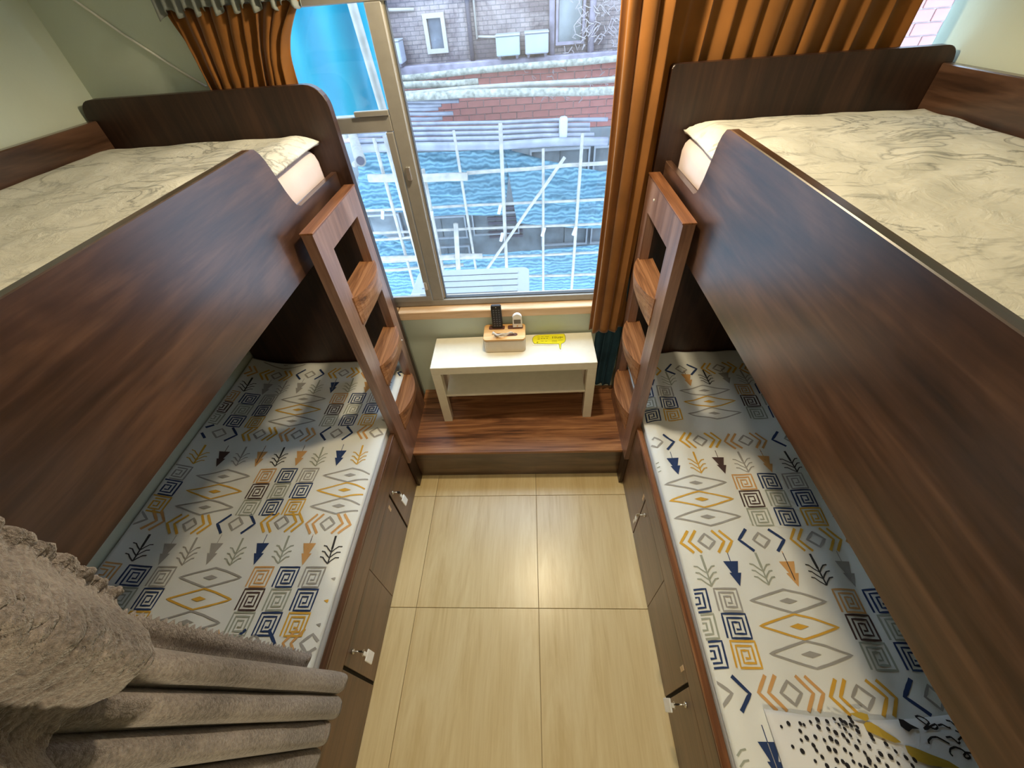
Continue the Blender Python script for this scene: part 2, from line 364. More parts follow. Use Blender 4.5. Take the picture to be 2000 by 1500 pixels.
# ------------------------------------------------------------------ ceiling lamps (above the frame)
def ceiling_lamp(loc, watts, label):
    t = thing('ceiling_lamp', (loc[0], loc[1], ZC), label, 'lamp', 'ceiling lamps')
    V, F = tube_geo([(loc[0], loc[1], ZC - 0.001), (loc[0], loc[1], ZC - 0.03), (loc[0], loc[1], ZC - 0.06)], [0.09, 0.09, 0.05], 24)
    mesh('housing', V, F, 'lampshade', t, True)
    ld = bpy.data.lights.new('bulb_light', 'SPOT'); ld.energy = watts; ld.color = WARM; ld.shadow_soft_size = 0.055; ld.spot_size = math.radians(SPOT_DEG); ld.spot_blend = 0.4
    lo = bpy.data.objects.new('bulb_light', ld); COL.objects.link(lo); place(lo, loc, t)
ceiling_lamp(LAMP1, LAMP1_W, 'round white ceiling lamp near the window')
ceiling_lamp(LAMP2, LAMP2_W, 'round white ceiling lamp behind the viewer')

# ------------------------------------------------------------------ built-in step
st = thing('platform_step', (0, 1.57, 0), 'dark brown wooden step under the window between the beds', 'step')
box('riser', (AL + .001, BR - .001), (STEP_Y + 0.004, STEP_Y + 0.02), (0.0, STEP_Z - 0.0205), 'wood_x', st)
box('tread', (AL + .001, BR - .001), (STEP_Y, YW - 0.001), (STEP_Z - 0.02, STEP_Z), 'wood_step', st, 0.002)

# ------------------------------------------------------------------ bunk beds
def cellboard(name, ys, zs, filled, x0, x1, mat, parent):
    bm = bmesh.new(); cache = {}
    def vv(x, i, j):
        k = (x, i, j)
        if k not in cache: cache[k] = bm.verts.new((x, ys[i], zs[j]))
        return cache[k]
    for i in range(len(ys) - 1):
        for j in range(len(zs) - 1):
            if not filled(i, j): continue
            bm.faces.new((vv(x0, i, j), vv(x0, i, j + 1), vv(x0, i + 1, j + 1), vv(x0, i + 1, j)))
            bm.faces.new((vv(x1, i, j), vv(x1, i + 1, j), vv(x1, i + 1, j + 1), vv(x1, i, j + 1)))
            for di, dj, e in ((-1, 0, ((i, j), (i, j + 1))), (1, 0, ((i + 1, j), (i + 1, j + 1))), (0, -1, ((i, j), (i + 1, j))), (0, 1, ((i, j + 1), (i + 1, j + 1)))):
                a, b_ = i + di, j + dj
                if 0 <= a < len(ys) - 1 and 0 <= b_ < len(zs) - 1 and filled(a, b_): continue
                bm.faces.new((vv(x0, *e[0]), vv(x0, *e[1]), vv(x1, *e[1]), vv(x1, *e[0])))
    return from_bm(name, bm, mat, parent)

YN = -0.38                                # near end of both beds
def bunk(side, label, P):
    s = side                              # -1 left, +1 right: outward direction in x
    def X(a, b): return (min(a, b), max(a, b))
    t = thing('bunk_bed', (s * 1.1, 0.7, 0), label, 'bunk bed', 'bunk beds')
    px, pz0, pz1, gz = P['px'], P['pz0'], P['pz1'], P['gz']
    wall = P['wall']
    # upper guard panel with the stepped-down end by the ladder
    out = [(YN, pz0), (1.735, pz0), (1.735, gz), (1.375, gz)]
    out += [(1.352, gz + 0.012), (1.336, gz + 0.035), (1.322, gz + 0.07), (1.300, gz + 0.135), (1.288, pz1 - 0.045), (1.277, pz1 - 0.022), (1.260, pz1 - 0.006), (1.235, pz1)]
    out += [(YN, pz1)]
    prism('guard_panel', out, 0, px, px + s * 0.024, 'wood_y', t, 0.002)
    # boards
    ex = P['ex']
    r = 0.07
    a, b = X(ex, wall - s * 0.012)
    eo = [(a, 0.2445), (b, 0.2445), (b, P['ez'] - (0.04 if s > 0 else r))]
    eo += arc(b - (0.04 if s > 0 else r), P['ez'] - (0.04 if s > 0 else r), (0.04 if s > 0 else r), 0, 90)
    ra = 0.05 if s < 0 else 0.012
    eo += arc(a + ra, P['ez'] - ra, ra, 90, 180)
    prism('end_board', eo, 1, 1.737, 1.772, 'wood_end', t, 0.002)
    box('wall_board', X(wall - s * 0.012, wall - s * 0.045), (YN, 1.736), (pz0, P['wz']), 'wood_y', t, 0.003)
    box('upper_platform', X(px + s * 0.035, wall - s * 0.046), (YN, 1.736), (pz0 + 0.005, pz0 + 0.055), 'wood_y', t)
    box('foot_board', X(P['fx'] + s * 0.022, wall - s * 0.012), (YN - 0.036, YN - 0.001), (0, pz1), 'wood_end', t)
    # storage box of the lower bed
    fx = P['fx']
    box('box_front', X(fx + s * 0.006, fx + s * 0.024), (YN, 1.736), (0.0, 0.505), 'gap', t)
    box('box_edge', X(fx + s * 0.001, fx + s * 0.026), (YN, 1.736), (0.5055, 0.522), 'wood_red_y' if s > 0 else 'wood_cab', t, 0.003)
    box('box_band', X(fx, fx + s * 0.0055), (YN, 1.243 if True else 0), (0.382, 0.505), 'wood_cab', t)
    box('lower_platform', X(fx + s * 0.027, wall - s * 0.012), (YN, 1.736), (0.36, 0.415), 'wood_y', t)
    for i, (y0, y1, g0, g1) in enumerate(P['doors']):
        d = box('cabinet_door', X(fx, fx + s * 0.0055), (y0 + g0, y1 - g1), (0.012, 0.3795), 'wood_cab', t, 0.001)
        for (ly, lz) in P['locks']:
            if y0 < ly < y1:
                tube('lock', [(fx - s * 0.0002, ly, lz), (fx - s * 0.006, ly, lz)], 0.009, 'metal', d, 12)
        for (ly, lz) in P['marks']:
            if y0 < ly < y1:
                box('sticker', X(fx - s * 0.0002, fx - s * 0.0012), (ly - 0.008, ly + 0.008), (lz - 0.022, lz + 0.022), 'sill', d)
    # ladder
    lx, L = P['lx'], P['ladder']
    ys = [L['y'][0], L['y'][1], L['y'][2], L['y'][3]]
    zs = [STEP_Z + 0.001] + [z for op in L['open'][::-1] for z in op] + [L['top']]
    cellboard('ladder_board', ys, zs, lambda i, j: not (i == 1 and j % 2 == 1), lx, lx + s * 0.04, 'wood_lad_lit', t)
    prism('ladder_foot', [(L['y'][0], 0.0), (STEP_Y - 0.001, 0.0), (STEP_Y - 0.001, STEP_Z), (L['y'][0], STEP_Z)], 0, fx - s * 0.0005, lx + s * 0.0, 'wood_end', t) if abs(lx - fx) > 0.012 else None
    box('ladder_cap', X(lx - s * 0.003, lx + s * 0.043), (ys[0] - 0.002, ys[3] + 0.002), (L['top'], L['top'] + 0.006), 'wood_red_y', t, 0.001)
    for (z0, z1) in L['open']:
        n = 14; y0, y1 = ys[1] - 0.012, ys[2] + 0.012
        bm = bmesh.new(); ring = []
        for zz, k in ((z0 + 0.004, 1.0), (z0 - 0.02, 0.97), (z0 - 0.07, 0.72), (z0 - 0.125, 0.20)):
            row = [bm.verts.new((lx + s * 0.062, y0, zz))]
            for i in range(n + 1):
                u = i / n; row.append(bm.verts.new((lx - s * (0.004 + 0.044 * k * math.sin(math.pi * u) ** 0.8), y0 + (y1 - y0) * u, zz)))
            row.append(bm.verts.new((lx + s * 0.062, y1, zz))); ring.append(row)
        m_ = len(ring[0])
        for q in range(3):
            for i in range(m_): bm.faces.new((ring[q][i], ring[q][(i + 1) % m_], ring[q + 1][(i + 1) % m_], ring[q + 1][i]))
        bm.faces.new(ring[0]); bm.faces.new(ring[-1][::-1])
        from_bm('rung', bm, 'wood_rung', t)
    for (cy, cz) in P['caps']:
        tube('screw_cap', [(lx - s * 0.0002, cy, cz), (lx - s * 0.003, cy, cz)], 0.005, 'screw', t, 10)
    return t
M['wood_lad_lit'] = wood('ladder_walnut_lit', (0.10, 0.045, 0.027), (0.21, 0.105, 0.066), (0.33, 0.185, 0.125), 2, 0.34, 9, 1.0, 0.5)  # bed walnut made lighter: window reflection on the ladders put into the colour
bunk(-1, 'dark walnut bunk bed on the left beside the blue tarpaulin window light', dict(
    px=-0.700, pz0=1.450, pz1=1.838, gz=1.628, wall=XL, ex=-0.645, ez=1.915, wz=1.852, fx=AL, lx=-0.630,
    ladder=dict(y=(1.245, 1.345, 1.632, 1.700), open=((1.278, 1.485), (0.910, 1.138), (0.568, 0.765)), top=1.582),
    doors=[(0.972, 1.243, 0.007, 0.0), (0.617, 0.972, 0.001, 0.007), (0.268, 0.617, 0.007, 0.001), (YN, 0.268, 0.0, 0.007)],
    locks=[(1.0, 0.352), (0.325, 0.335)], marks=[(0.925, 0.33)], caps=[(1.665, 0.80)]))
bunk(1, 'dark walnut bunk bed on the right beside the orange curtain', dict(
    px=0.626, pz0=1.400, pz1=1.815, gz=1.598, wall=XR, ex=0.588, ez=1.897, wz=1.851, fx=BR, lx=0.570,
    ladder=dict(y=(1.250, 1.352, 1.660, 1.733), open=((1.215, 1.428), (0.868, 1.085), (0.525, 0.715)), top=1.553),
    doors=[(0.932, 1.248, 0.004, 0.0), (0.576, 0.932, 0.001, 0.004), (0.236, 0.576, 0.007, 0.001), (YN, 0.236, 0.0, 0.007)],
    locks=[(0.885, 0.325), (0.188, 0.30)], marks=[(0.955, 0.36), (0.285, 0.35)], caps=[(1.60, 1.50)]))

# ------------------------------------------------------------------ mattresses and bedding
def mattress(name, x, y, z, mat, label, r=0.03):
    o = box(name, x, y, z, mat, None, r, 3, True); return tag(o, label, 'mattress')
mattress('mattress', (-1.585, -0.682), (YN + .01, 1.73), (0.416, 0.566), 'white_cloth', 'white sheeted mattress in the lower left bunk')
mattress('mattress', (0.625, 1.51), (YN + .01, 1.73), (0.416, 0.566), 'white_cloth', 'white sheeted mattress in the lower right bunk')
mattress('mattress', (-1.553, -0.738), (YN + .01, 1.732), (1.506, 1.725), 'pink_cloth', 'pale pink sheeted mattress in the upper left bunk', 0.05)
mattress('mattress', (0.664, 1.482), (YN + .01, 1.732), (1.456, 1.690), 'pink_cloth', 'pale pink sheeted mattress in the upper right bunk', 0.05)

def duvet(x0, x1, y0, y1, ztop, zlow, inner, seed, label):
    """inner = the aisle side x; closed puffy slab"""
    nu, nv = 60, 130
    def top(x, y):
        di = abs(x - inner) + max(0, (1.22 - y)) * 0.6; dw = abs((x0 + x1 - inner) - x) + 0.03
        d = min(di, dw, (y1 - y) * 1.0, (y - y0))
        e = max(0.0, 1 - d / 0.075)
        z = ztop - (ztop - zlow) * e * e
        z += 0.013 * fn_noise(x * 3.1 + seed, y * 2.3) + 0.008 * fn_noise(x * 9 + seed, y * 6 + 3) * (1 - e)
        z += 0.004 * math.sin(y * 34 + 6 * fn_noise(x * 4, y * 4, seed)) * (1 - e) * max(0, fn_noise(x * 2 + 7, y * 2, seed) + 0.3)
        return z
    V = []; F = []
    for j in range(nv + 1):
        for i in range(nu + 1):
            u = i / nu; vv = j / nv
            x = x0 + (x1 - x0) * u; y = y0 + (y1 - y0) * vv
            wob = 0.012 * fn_noise(y * 5 + seed, 2.0, seed)
            xx = x + (wob if (abs(x - inner) < 0.05) else 0)
            V.append((xx, y, top(x, y)))
    W = nu + 1
    for j in range(nv):
        for i in range(nu): F.append((j * W + i, j * W + i + 1, (j + 1) * W + i + 1, (j + 1) * W + i))
    o = mesh('duvet', V, F, 'marble', None, True)
    s = o.modifiers.new('thickness', 'SOLIDIFY'); s.thickness = 0.012; s.offset = -1
    return tag(o, label, 'duvet', 'marble print duvets on the upper bunks')
duvet(-1.551, -0.725, YN + .02, 1.728, 1.772, 1.738, -0.725, 3.1, 'white marble print duvet on the upper left bunk')
duvet(0.668, 1.480, YN + .02, 1.728, 1.738, 1.705, 0.668, 8.7, 'white marble print duvet on the upper right bunk')

# ---- printed lower sheets
class Sheet:
    def __init__(s, x0, x1, xe, ztop, seed, folds, name, label):
        s.x0, s.x1, s.xe, s.ztop, s.seed, s.folds = x0, x1, xe, ztop, seed, folds
        s.y0, s.y1 = YN + 0.02, 1.728
        nu, nv = 90, 210
        V = []; F = []
        for j in range(nv + 1):
            for i in range(nu + 1):
                x = x0 + (x1 - x0) * i / nu; y = s.y0 + (s.y1 - s.y0) * j / nv; V.append((x, y, s.z(x, y)))
        W = nu + 1
        for j in range(nv):
            for i in range(nu): F.append((j * W + i, j * W + i + 1, (j + 1) * W + i + 1, (j + 1) * W + i))
        s.o = mesh(name, V, F, 'pattern_base', None, True)
        m_ = s.o.modifiers.new('thickness', 'SOLIDIFY'); m_.thickness = 0.006; m_.offset = -1
        tag(s.o, label, 'bed sheet', 'printed sheets on the lower bunks')
        s.V, s.F, s.FM = [], [], []
        s.mats = ['navy', 'yellow_p', 'grey_p', 'brown_p', 'sage_p', 'orange_p', 'black_p']
    def z(s, x, y):
        d = abs(x - s.xe); e = max(0.0, 1 - d / 0.06)
        z = s.ztop - 0.026 * e * e
        z += 0.006 * fn_noise(x * 3.0 + s.seed, y * 2.2) * (1 - e) + 0.004 * fn_noise(x * 8 + s.seed, y * 4.0, 2) * (1 - e)
        z += s.folds * 0.0045 * math.sin(x * 46 - y * 9 + 5 * fn_noise(x * 1.4, y * 1.4, s.seed)) * (1 - e) * max(0.15, fn_noise(x * 1.7, y * 0.8, s.seed + 4) + 0.55)
        if s.seed < 4:
            q = max(0.0, (-1.40 - x) / 0.19); z += 0.055 * min(1, q) ** 1.6
        return z
    def ok(s, x, y): return s.x0 + 0.004 < x < s.x1 - 0.004 and s.y0 + 0.01 < y < s.y1 - 0.01
    def stroke(s, pts, wd, mat, closed=False):
        pts = [Vector((p[0], p[1])) for p in pts]
        if closed: pts = pts + [pts[0]]
        dense = []
        for a, b in zip(pts, pts[1:]):
            k = max(1, int((b - a).length / 0.011))
            dense += [a.lerp(b, i / k) for i in range(k)]
        dense.append(pts[-1])
        n = len(dense); L, R = [], []
        for i, p in enumerate(dense):
            if closed and i in (0, n - 1): d = (dense[1] - dense[0]).normalized() + (dense[-1] - dense[-2]).normalized()
            else: d = (dense[min(i + 1, n - 1)] - dense[max(i - 1, 0)])
            if d.length < 1e-9: d = Vector((1, 0))
            d.normalize(); nn = Vector((-d.y, d.x)) * wd / 2
            ww = 1 + 0.18 * fn_noise(p.x * 60, p.y * 60)
            L.append(p + nn * ww); R.append(p - nn * ww)
        mi = s.mats.index(mat)
        for i in range(n - 1):
            q = (L[i], L[i + 1], R[i + 1], R[i])
            if all(s.ok(v.x, v.y) for v in q):
                b = len(s.V); s.V += [(v.x, v.y, s.z(v.x, v.y) + 0.0019) for v in q]; s.F.append((b, b + 3, b + 2, b + 1)); s.FM.append(mi)
    def fill(s, pts, mat):
        if not all(s.ok(*p) for p in pts): return
        c = (sum(p[0] for p in pts) / len(pts), sum(p[1] for p in pts) / len(pts)); b = len(s.V)
        allp = [c] + list(pts); s.V += [(p[0], p[1], s.z(*p) + 0.0019) for p in allp]; n = len(pts)
        for i in range(n): s.F.append((b, b + 1 + i, b + 1 + (i + 1) % n)); s.FM.append(s.mats.index(mat))
    def chevrons(s, cx, cy, kind):
        h = 0.042
        s.stroke([(cx - .030, cy), (cx, cy + .028), (cx + .030, cy), (cx, cy - .028)], 0.0085, 'grey_p', True)
        if kind == 'N':
            for g in (-1, 1): s.stroke([(cx + g * .042, cy + h), (cx + g * .082, cy), (cx + g * .042, cy - h)], 0.0105, 'navy')
        else:
            for g in (-1, 1):
                for q in (0.030, 0.058): s.stroke([(cx + g * q, cy + h), (cx + g * (q + .034), cy), (cx + g * q, cy - h)], 0.0095, kind)
    def tree(s, cx, cy, mat):
        cy += 0.004
        s.stroke([(cx, cy + .052), (cx + .002, cy)], 0.0085, mat); s.stroke([(cx + .002, cy), (cx + .004, cy - .055)], 0.0055, mat)
        for q in (0.005, -0.017, -0.038):
            for g in (-1, 1):
                s.stroke([(cx + .003, cy + q - .018), (cx + g * .012, cy + q - .006), (cx + g * .024, cy + q + .006), (cx + g * .036, cy + q + .008)], 0.0042, mat)
    def arrow(s, cx, cy, mat):
        s.fill([(cx - .026, cy + .03), (cx + .026, cy + .03), (cx + .011, cy - .013), (cx - .008, cy - .013)], mat)
        s.fill([(cx - .018, cy - .010), (cx + .023, cy - .010), (cx + .003, cy - .055)], mat)
        if mat == 'navy': s.stroke([(cx, cy + .028), (cx + .002, cy - .03)], 0.0022, 'grey_p')
        s.stroke([(cx, cy + .066), (cx, cy + .03)], 0.0028, mat)
        c2 = 'black_p' if mat == 'orange_p' else None
        if c2: s.stroke([(cx, cy + .06), (cx + .001, cy - .035)], 0.0032, c2)
    def spiral(s, cx, cy, mat):
        a = 0.038; p = []
        x0, x1, y0, y1 = -a, a, -a, a; d = 0.0135
        p = [(x0, y0), (x0, y1), (x1, y1), (x1, y0), (x0 + d, y0), (x0 + d, y1 - d), (x1 - d, y1 - d), (x1 - d, y0 + d), (x0 + 2 * d, y0 + d), (x0 + 2 * d, y1 - 2 * d), (x1 - 2 * d, y1 - 2 * d), (x1 - 2 * d, y0 + 2 * d), (x0 + 2.6 * d, y0 + 2 * d)]
        s.stroke([(cx + q[0] + 0.05 * q[1], cy + q[1] * 0.92) for q in p], 0.0062, mat)
    def eye(s, cx, cy, mat):
        s.stroke([(cx - .125, cy), (cx - .05, cy + .022), (cx, cy + .036), (cx + .05, cy + .024), (cx + .125, cy), (cx + .05, cy - .023), (cx, cy - .036), (cx - .05, cy - .022)], 0.0062, mat, True)
        s.fill([(cx - .03, cy), (cx, cy + .009), (cx + .03, cy), (cx, cy - .009)], mat)
    def rows(s, rows, sx=0.6):
        arrows = ['navy', 'brown_p', 'orange_p', 'grey_p']; trees = ['yellow_p', 'grey_p', 'black_p', 'sage_p']
        grid = [['orange_p', 'navy', 'grey_p'], ['brown_p', 'sage_p', 'navy'], ['sage_p', 'navy', 'yellow_p']]
        for k, (cy, xn, xe_, ye, xt, yt) in enumerate(rows):
            arrows = ['navy', 'brown_p', 'orange_p', 'orange_p'] if k % 2 else ['navy', 'orange_p', 'grey_p', 'grey_p']
            for j in range(-6, 7):
                s.chevrons(xn + 0.2 * j, cy + 0.004 * math.sin(j * 2.1), 'N' if j % 3 == 0 else ('yellow_p' if (j + k) % 2 else 'orange_p'))
            for j in range(-14, 15):
                x = xt + 0.0975 * j
                if j % 2 == 0: s.arrow(x, yt + 0.004 * math.sin(j * 1.7), arrows[(j // 2) % 4])
                else: s.tree(x, yt + 0.004 * math.sin(j * 2.3), trees[(j // 2) % 4] if k % 2 else ['sage_p', 'black_p', 'grey_p', 'sage_p'][(j // 2) % 4])
            for m_ in range(-3, 4):
                ex = xe_ + sx * m_
                for r_, c_ in ((1, 'grey_p'), (0, 'yellow_p'), (-1, 'grey_p')): s.eye(ex, ye + 0.076 * r_, c_)
                for r_ in range(3):
                    for c_ in range(3): s.spiral(ex + 0.198 + 0.102 * c_, ye + 0.078 * (1 - r_), grid[r_][c_])
    def finish(s):
        mesh('printed_motifs', s.V, s.F, None, s.o, False, s.mats, s.FM)
SL = Sheet(-1.588, -0.668, -0.668, 0.600, 2.3, 0.25, 'bed_sheet', 'cream sheet with printed arrows and spirals on lower left bunk')
SL.rows([(1.625, -1.215, -1.175, 1.352, -1.04, 1.523), (1.190, -0.908, -1.361, 0.873, -0.847, 1.055), (0.722, -1.181, -1.168, 0.432, -1.02, 0.608), (0.295, -0.895, -1.36, -0.03, -0.85, 0.15)])
for yy in (1.752,):
    for r_, c_ in ((0, 'grey_p'), (-1, 'grey_p')): SL.eye(-1.40, 1.745 + 0.03 * r_, c_)
SL.finish()
SR = Sheet(0.612, 1.512, 0.612, 0.600, 6.1, 1.7, 'bed_sheet', 'cream sheet with printed arrows and spirals on lower right bunk')
SR.rows([(1.582, 0.881, 0.954, 1.344, 0.70, 1.515), (1.107, 1.239, 0.754, 0.815, 0.691, 0.988), (0.645, 0.919, 0.924, 0.362, 0.78, 0.538), (0.186, 0.620, 0.754, -0.10, 0.706, 0.05)], 0.6)
SR.finish()

# ------------------------------------------------------------------ pillow on the lower right bunk
def pillow():
    A, B = (0.720, 1.250), (-0.345, 0.150)
    t = thing('pillow', (0.985, -0.1, 0.60), 'white pillow with black dots, mustard leaves and script lettering', 'pillow')
    def pos(u, v, top=True):
        x = A[0] + (A[1] - A[0]) * u; y = B[0] + (B[1] - B[0]) * v
        eu = min(u, 1 - u) * 2; ev = min(v, 1 - v) * 2
        h = (max(0, eu) ** 0.45) * (max(0, ev) ** 0.45)
        cr_ = 0.03 * math.sin(math.pi * u); x += 0; y -= (0.02 * math.sin(math.pi * u) if v > 0.5 else -0.02 * math.sin(math.pi * u)) * (abs(v - .5) * 2)
        zz = 0.612 + 0.008 + (0.075 * h + 0.005 * fn_noise(x * 14, y * 14)) * (1 if top else 0.0)
        return Vector((x, y, zz + (0 if top else -0.008)))
    n = 40; V = []; F = []
    for k in (True, False):
        b = len(V)
        for j in range(n + 1):
            for i in range(n + 1): V.append(pos(i / n, j / n, k))
        for j in range(n):
            for i in range(n):
                q = (b + j * (n + 1) + i, b + j * (n + 1) + i + 1, b + (j + 1) * (n + 1) + i + 1, b + (j + 1) * (n + 1) + i)
                F.append(q if k else q[::-1])
    off = (n + 1) ** 2
    for i in range(n):
        for a, b in (((i), (i + 1)), (n * (n + 1) + i + 1, n * (n + 1) + i), ((i + 1) * (n + 1), i * (n + 1)), (i * (n + 1) + n, (i + 1) * (n + 1) + n)):
            F.append((b, a, a + off, b + off))
    body = mesh('cover', V, F, 'white_cloth', t, True)
    def surfz(x, y):
        u = (x - A[0]) / (A[1] - A[0]); v = (y - B[0]) / (B[1] - B[0]); return pos(min(max(u, .01), .99), min(max(v, .01), .99)).z + 0.0022
    # prints: seen pixel positions give points on the pillow's top
    PV, PF, PM = [], [], []; mats = ['dot', 'mustard']
    def pp(cx, cy):            # crop 1500..1920 x 1350..1500 at 4.762 px
        px, py = 1500 + cx / 4.762, 1350 + cy / 4.762
        z = 0.68
        for _ in range(6):
            p = on(px, py, 2, z); z = surfz(p.x, p.y)
        return Vector((p.x, p.y))
    def poly(pts, mi):
        c = sum(pts, Vector((0, 0))) / len(pts); b = len(PV)
        for p in [c] + pts: PV.append((p.x, p.y, surfz(p.x, p.y)))
        for i in range(len(pts)): PF.append((b, b + 1 + (i + 1) % len(pts), b + 1 + i)); PM.append(mi)
    def ribbon(pts, wd, mi):
        for a, b_ in zip(pts, pts[1:]):
            k = max(1, int((b_ - a).length / 0.008)); d = (b_ - a).normalized(); nn = Vector((-d.y, d.x)) * wd / 2
            for i in range(k):
                p, q = a.lerp(b_, i / k), a.lerp(b_, (i + 1) / k); b = len(PV)
                for v in (p + nn, p - nn, q - nn, q + nn): PV.append((v.x, v.y, surfz(v.x, v.y)))
                PF.append((b, b + 1, b + 2, b + 3)); PM.append(mi)
    dots = [(125, 330), (190, 300), (300, 300), (395, 285), (460, 265), (550, 280), (615, 258), (680, 270), (760, 247), (300, 370), (335, 312), (470, 332), (560, 352), (660, 310), (720, 292), (770, 316), (830, 332), (835, 372), (780, 280), (715, 350), (310, 455), (360, 435), (440, 424), (525, 455), (630, 385), (700, 408), (765, 408), (585, 440), (640, 472), (743, 462), (845, 462), (955, 408), (975, 445), (230, 515), (320, 558), (423, 503), (450, 550), (567, 535), (625, 553), (715, 545), (770, 585), (825, 520), (940, 512), (900, 573), (1048, 583), (1098, 490), (1188, 560), (1140, 610), (1285, 618), (505, 612), (440, 650), (640, 643), (697, 655), (795, 655), (940, 637), (1027, 638), (858, 687), (740, 693), (550, 695), (1110, 695), (1213, 672), (1365, 640), (1345, 693)]
    dots += [(x * 0.9 + 260 + 40 * (i % 3), y + 420) for i, (x, y) in enumerate(dots[8:])]
    for i, (cx, cy) in enumerate(dots):
        c = pp(cx, cy)
        if not (A[0] + .012 < c.x < A[1] - .01 and B[0] + .01 < c.y < B[1] - .004): continue
        r = 0.0036 + 0.0022 * ((i * 37) % 10) / 10
        poly([c + Vector((r * math.cos(a * 0.785), r * 1.15 * math.sin(a * 0.785))) for a in range(8)], 0)
    for leaf in ([(760, 205), (860, 195), (925, 215), (940, 260), (910, 280), (820, 240)], [(890, 310), (910, 285), (960, 290), (1020, 325), (1100, 380), (1180, 430), (1240, 475), (1180, 480), (1080, 440), (990, 400), (920, 365)],
                 [(1275, 505), (1310, 508), (1400, 540), (1520, 590), (1680, 650), (1790, 720), (1640, 710), (1500, 690), (1370, 640), (1300, 570)]):
        poly([pp(*q) for q in leaf][::-1], 1)
    poly([pp(*q) for q in [(1212, 255), (1260, 265), (1320, 305), (1410, 350), (1340, 350), (1312, 378), (1280, 360), (1235, 325)]][::-1], 0)
    for sq in ([(1370, 235), (1400, 228), (1460, 255), (1500, 290), (1480, 320), (1450, 350), (1475, 355), (1520, 320), (1560, 305), (1580, 335), (1560, 355), (1520, 340), (1470, 310), (1400, 260), (1370, 235)],
               [(1580, 318), (1620, 308), (1680, 340), (1700, 342)], [(1655, 270), (1700, 280), (1740, 320), (1740, 290)], [(1740, 365), (1775, 382)],
               [(1500, 490), (1490, 460), (1520, 428), (1570, 425), (1620, 450), (1690, 490)], [(1655, 428), (1700, 425), (1740, 455), (1775, 490), (1785, 470)], [(1770, 455), (1800, 425), (1840, 440)],
               [(1720, 605), (1692, 575), (1695, 535), (1740, 518), (1800, 540), (1870, 595), (1885, 620), (1850, 628), (1820, 600), (1840, 570), (1890, 575)]):
        ribbon([pp(*q) for q in sq], 0.0042, 0)
    mesh('printed_design', PV, PF, None, body, False, mats, PM)
pillow()

# ------------------------------------------------------------------ keys with tags
def key(fx, s, ly, lz, label, tagdir, style='tag'):
    t = thing('key', (fx - s * 0.03, ly, lz - 0.1), label, 'key', 'keys in the cabinet locks')
    x0 = fx - s * 0.006
    tube('shaft', [(x0, ly, lz), (x0 - s * 0.020, ly, lz)], 0.0028, 'metal', t, 8)
    bm = bmesh.new(); bm_box(bm, (min(x0 - s * .020, x0 - s * .036), max(x0 - s * .020, x0 - s * .036)), (ly - .002, ly + .002), (lz - .011, lz + .011), .0015)
    from_bm('bow', bm, 'black_plastic' if style == 'tag' else 'metal', t)
    cx, cz = x0 - s * 0.032, lz - 0.019
    V, F = tube_geo([(cx, ly + 0.011 * math.cos(a * .5236), cz + 0.011 * math.sin(a * .5236)) for a in range(13)], 0.0011, 5)
    mesh('ring', V, F, 'metal', t, True)
    if style == 'tag':
        bx = box('tag', (-0.003, 0.003), (-0.021, 0.021), (-0.066, -0.018), 'white_plastic', t, 0.002)
        nk = box('tag_neck', (-0.0025, 0.0025), (-0.007, 0.007), (-0.018, 0.002), 'white_plastic', t, 0.001)
        for o in (bx, nk):
            R = Matrix.Rotation(tagdir, 4, 'X') @ Matrix.Rotation(s * 0.25, 4, 'Y')
            l = WL[o.name].copy(); o.rotation_euler = R.to_euler(); o.location = Vector((cx, ly, cz - 0.008)) + R @ l - WL[t.name]
    else:
        for q in range(2):
            zz = cz - 0.018 - 0.030 * q
            box('spare_key', (cx - .002 - .003 * q, cx + .001 - .003 * q), (ly - .010 + .004 * q, ly + .010 - .002 * q), (zz - .016, zz + .012), 'white_plastic' if q == 0 else 'metal', t, .001)
key(AL, -1, 1.0, 0.352, 'white tagged key in the far lock of the left cabinet', -0.15)
key(AL, -1, 0.325, 0.335, 'white tagged key in the near lock of the left cabinet', -0.1)
key(BR, 1, 0.885, 0.325, 'small bunch of keys in the far lock of the right cabinet', 0.0, 'bunch')
key(BR, 1, 0.188, 0.300, 'white tagged key in the near lock of the right cabinet', 0.12)

# ------------------------------------------------------------------ white bench table
TX, TY, TR = -0.4776, 1.5466, math.radians(0.75)
tb = thing('coffee_table', (TX + 0.45, TY + 0.13, STEP_Z), 'low white rectangular table with a lower shelf under the window', 'table')
z0 = STEP_Z
parts = [box('table_top', (0, .9), (0, .26), (z0 + .40, z0 + .45), 'white_gloss', None, .002), box('shelf', (.05, .85), (.012, .25), (z0 + .212, z0 + .228), 'white_gloss', None, .0015)]
for a in (0, .85):
    for b in (0, .21): parts.append(box('leg', (a, a + .05), (b, b + .05), (z0, z0 + .3995), 'white_gloss', None, .002))
Rm = Matrix.Translation((TX, TY, 0)) @ Matrix.Rotation(TR, 4, 'Z')
for o in parts:
    wl = Rm @ o.location; o.rotation_euler = (0, 0, TR); o.parent = tb; o.location = wl - WL[tb.name]; WL[o.name] = wl
TZ = STEP_Z + 0.451

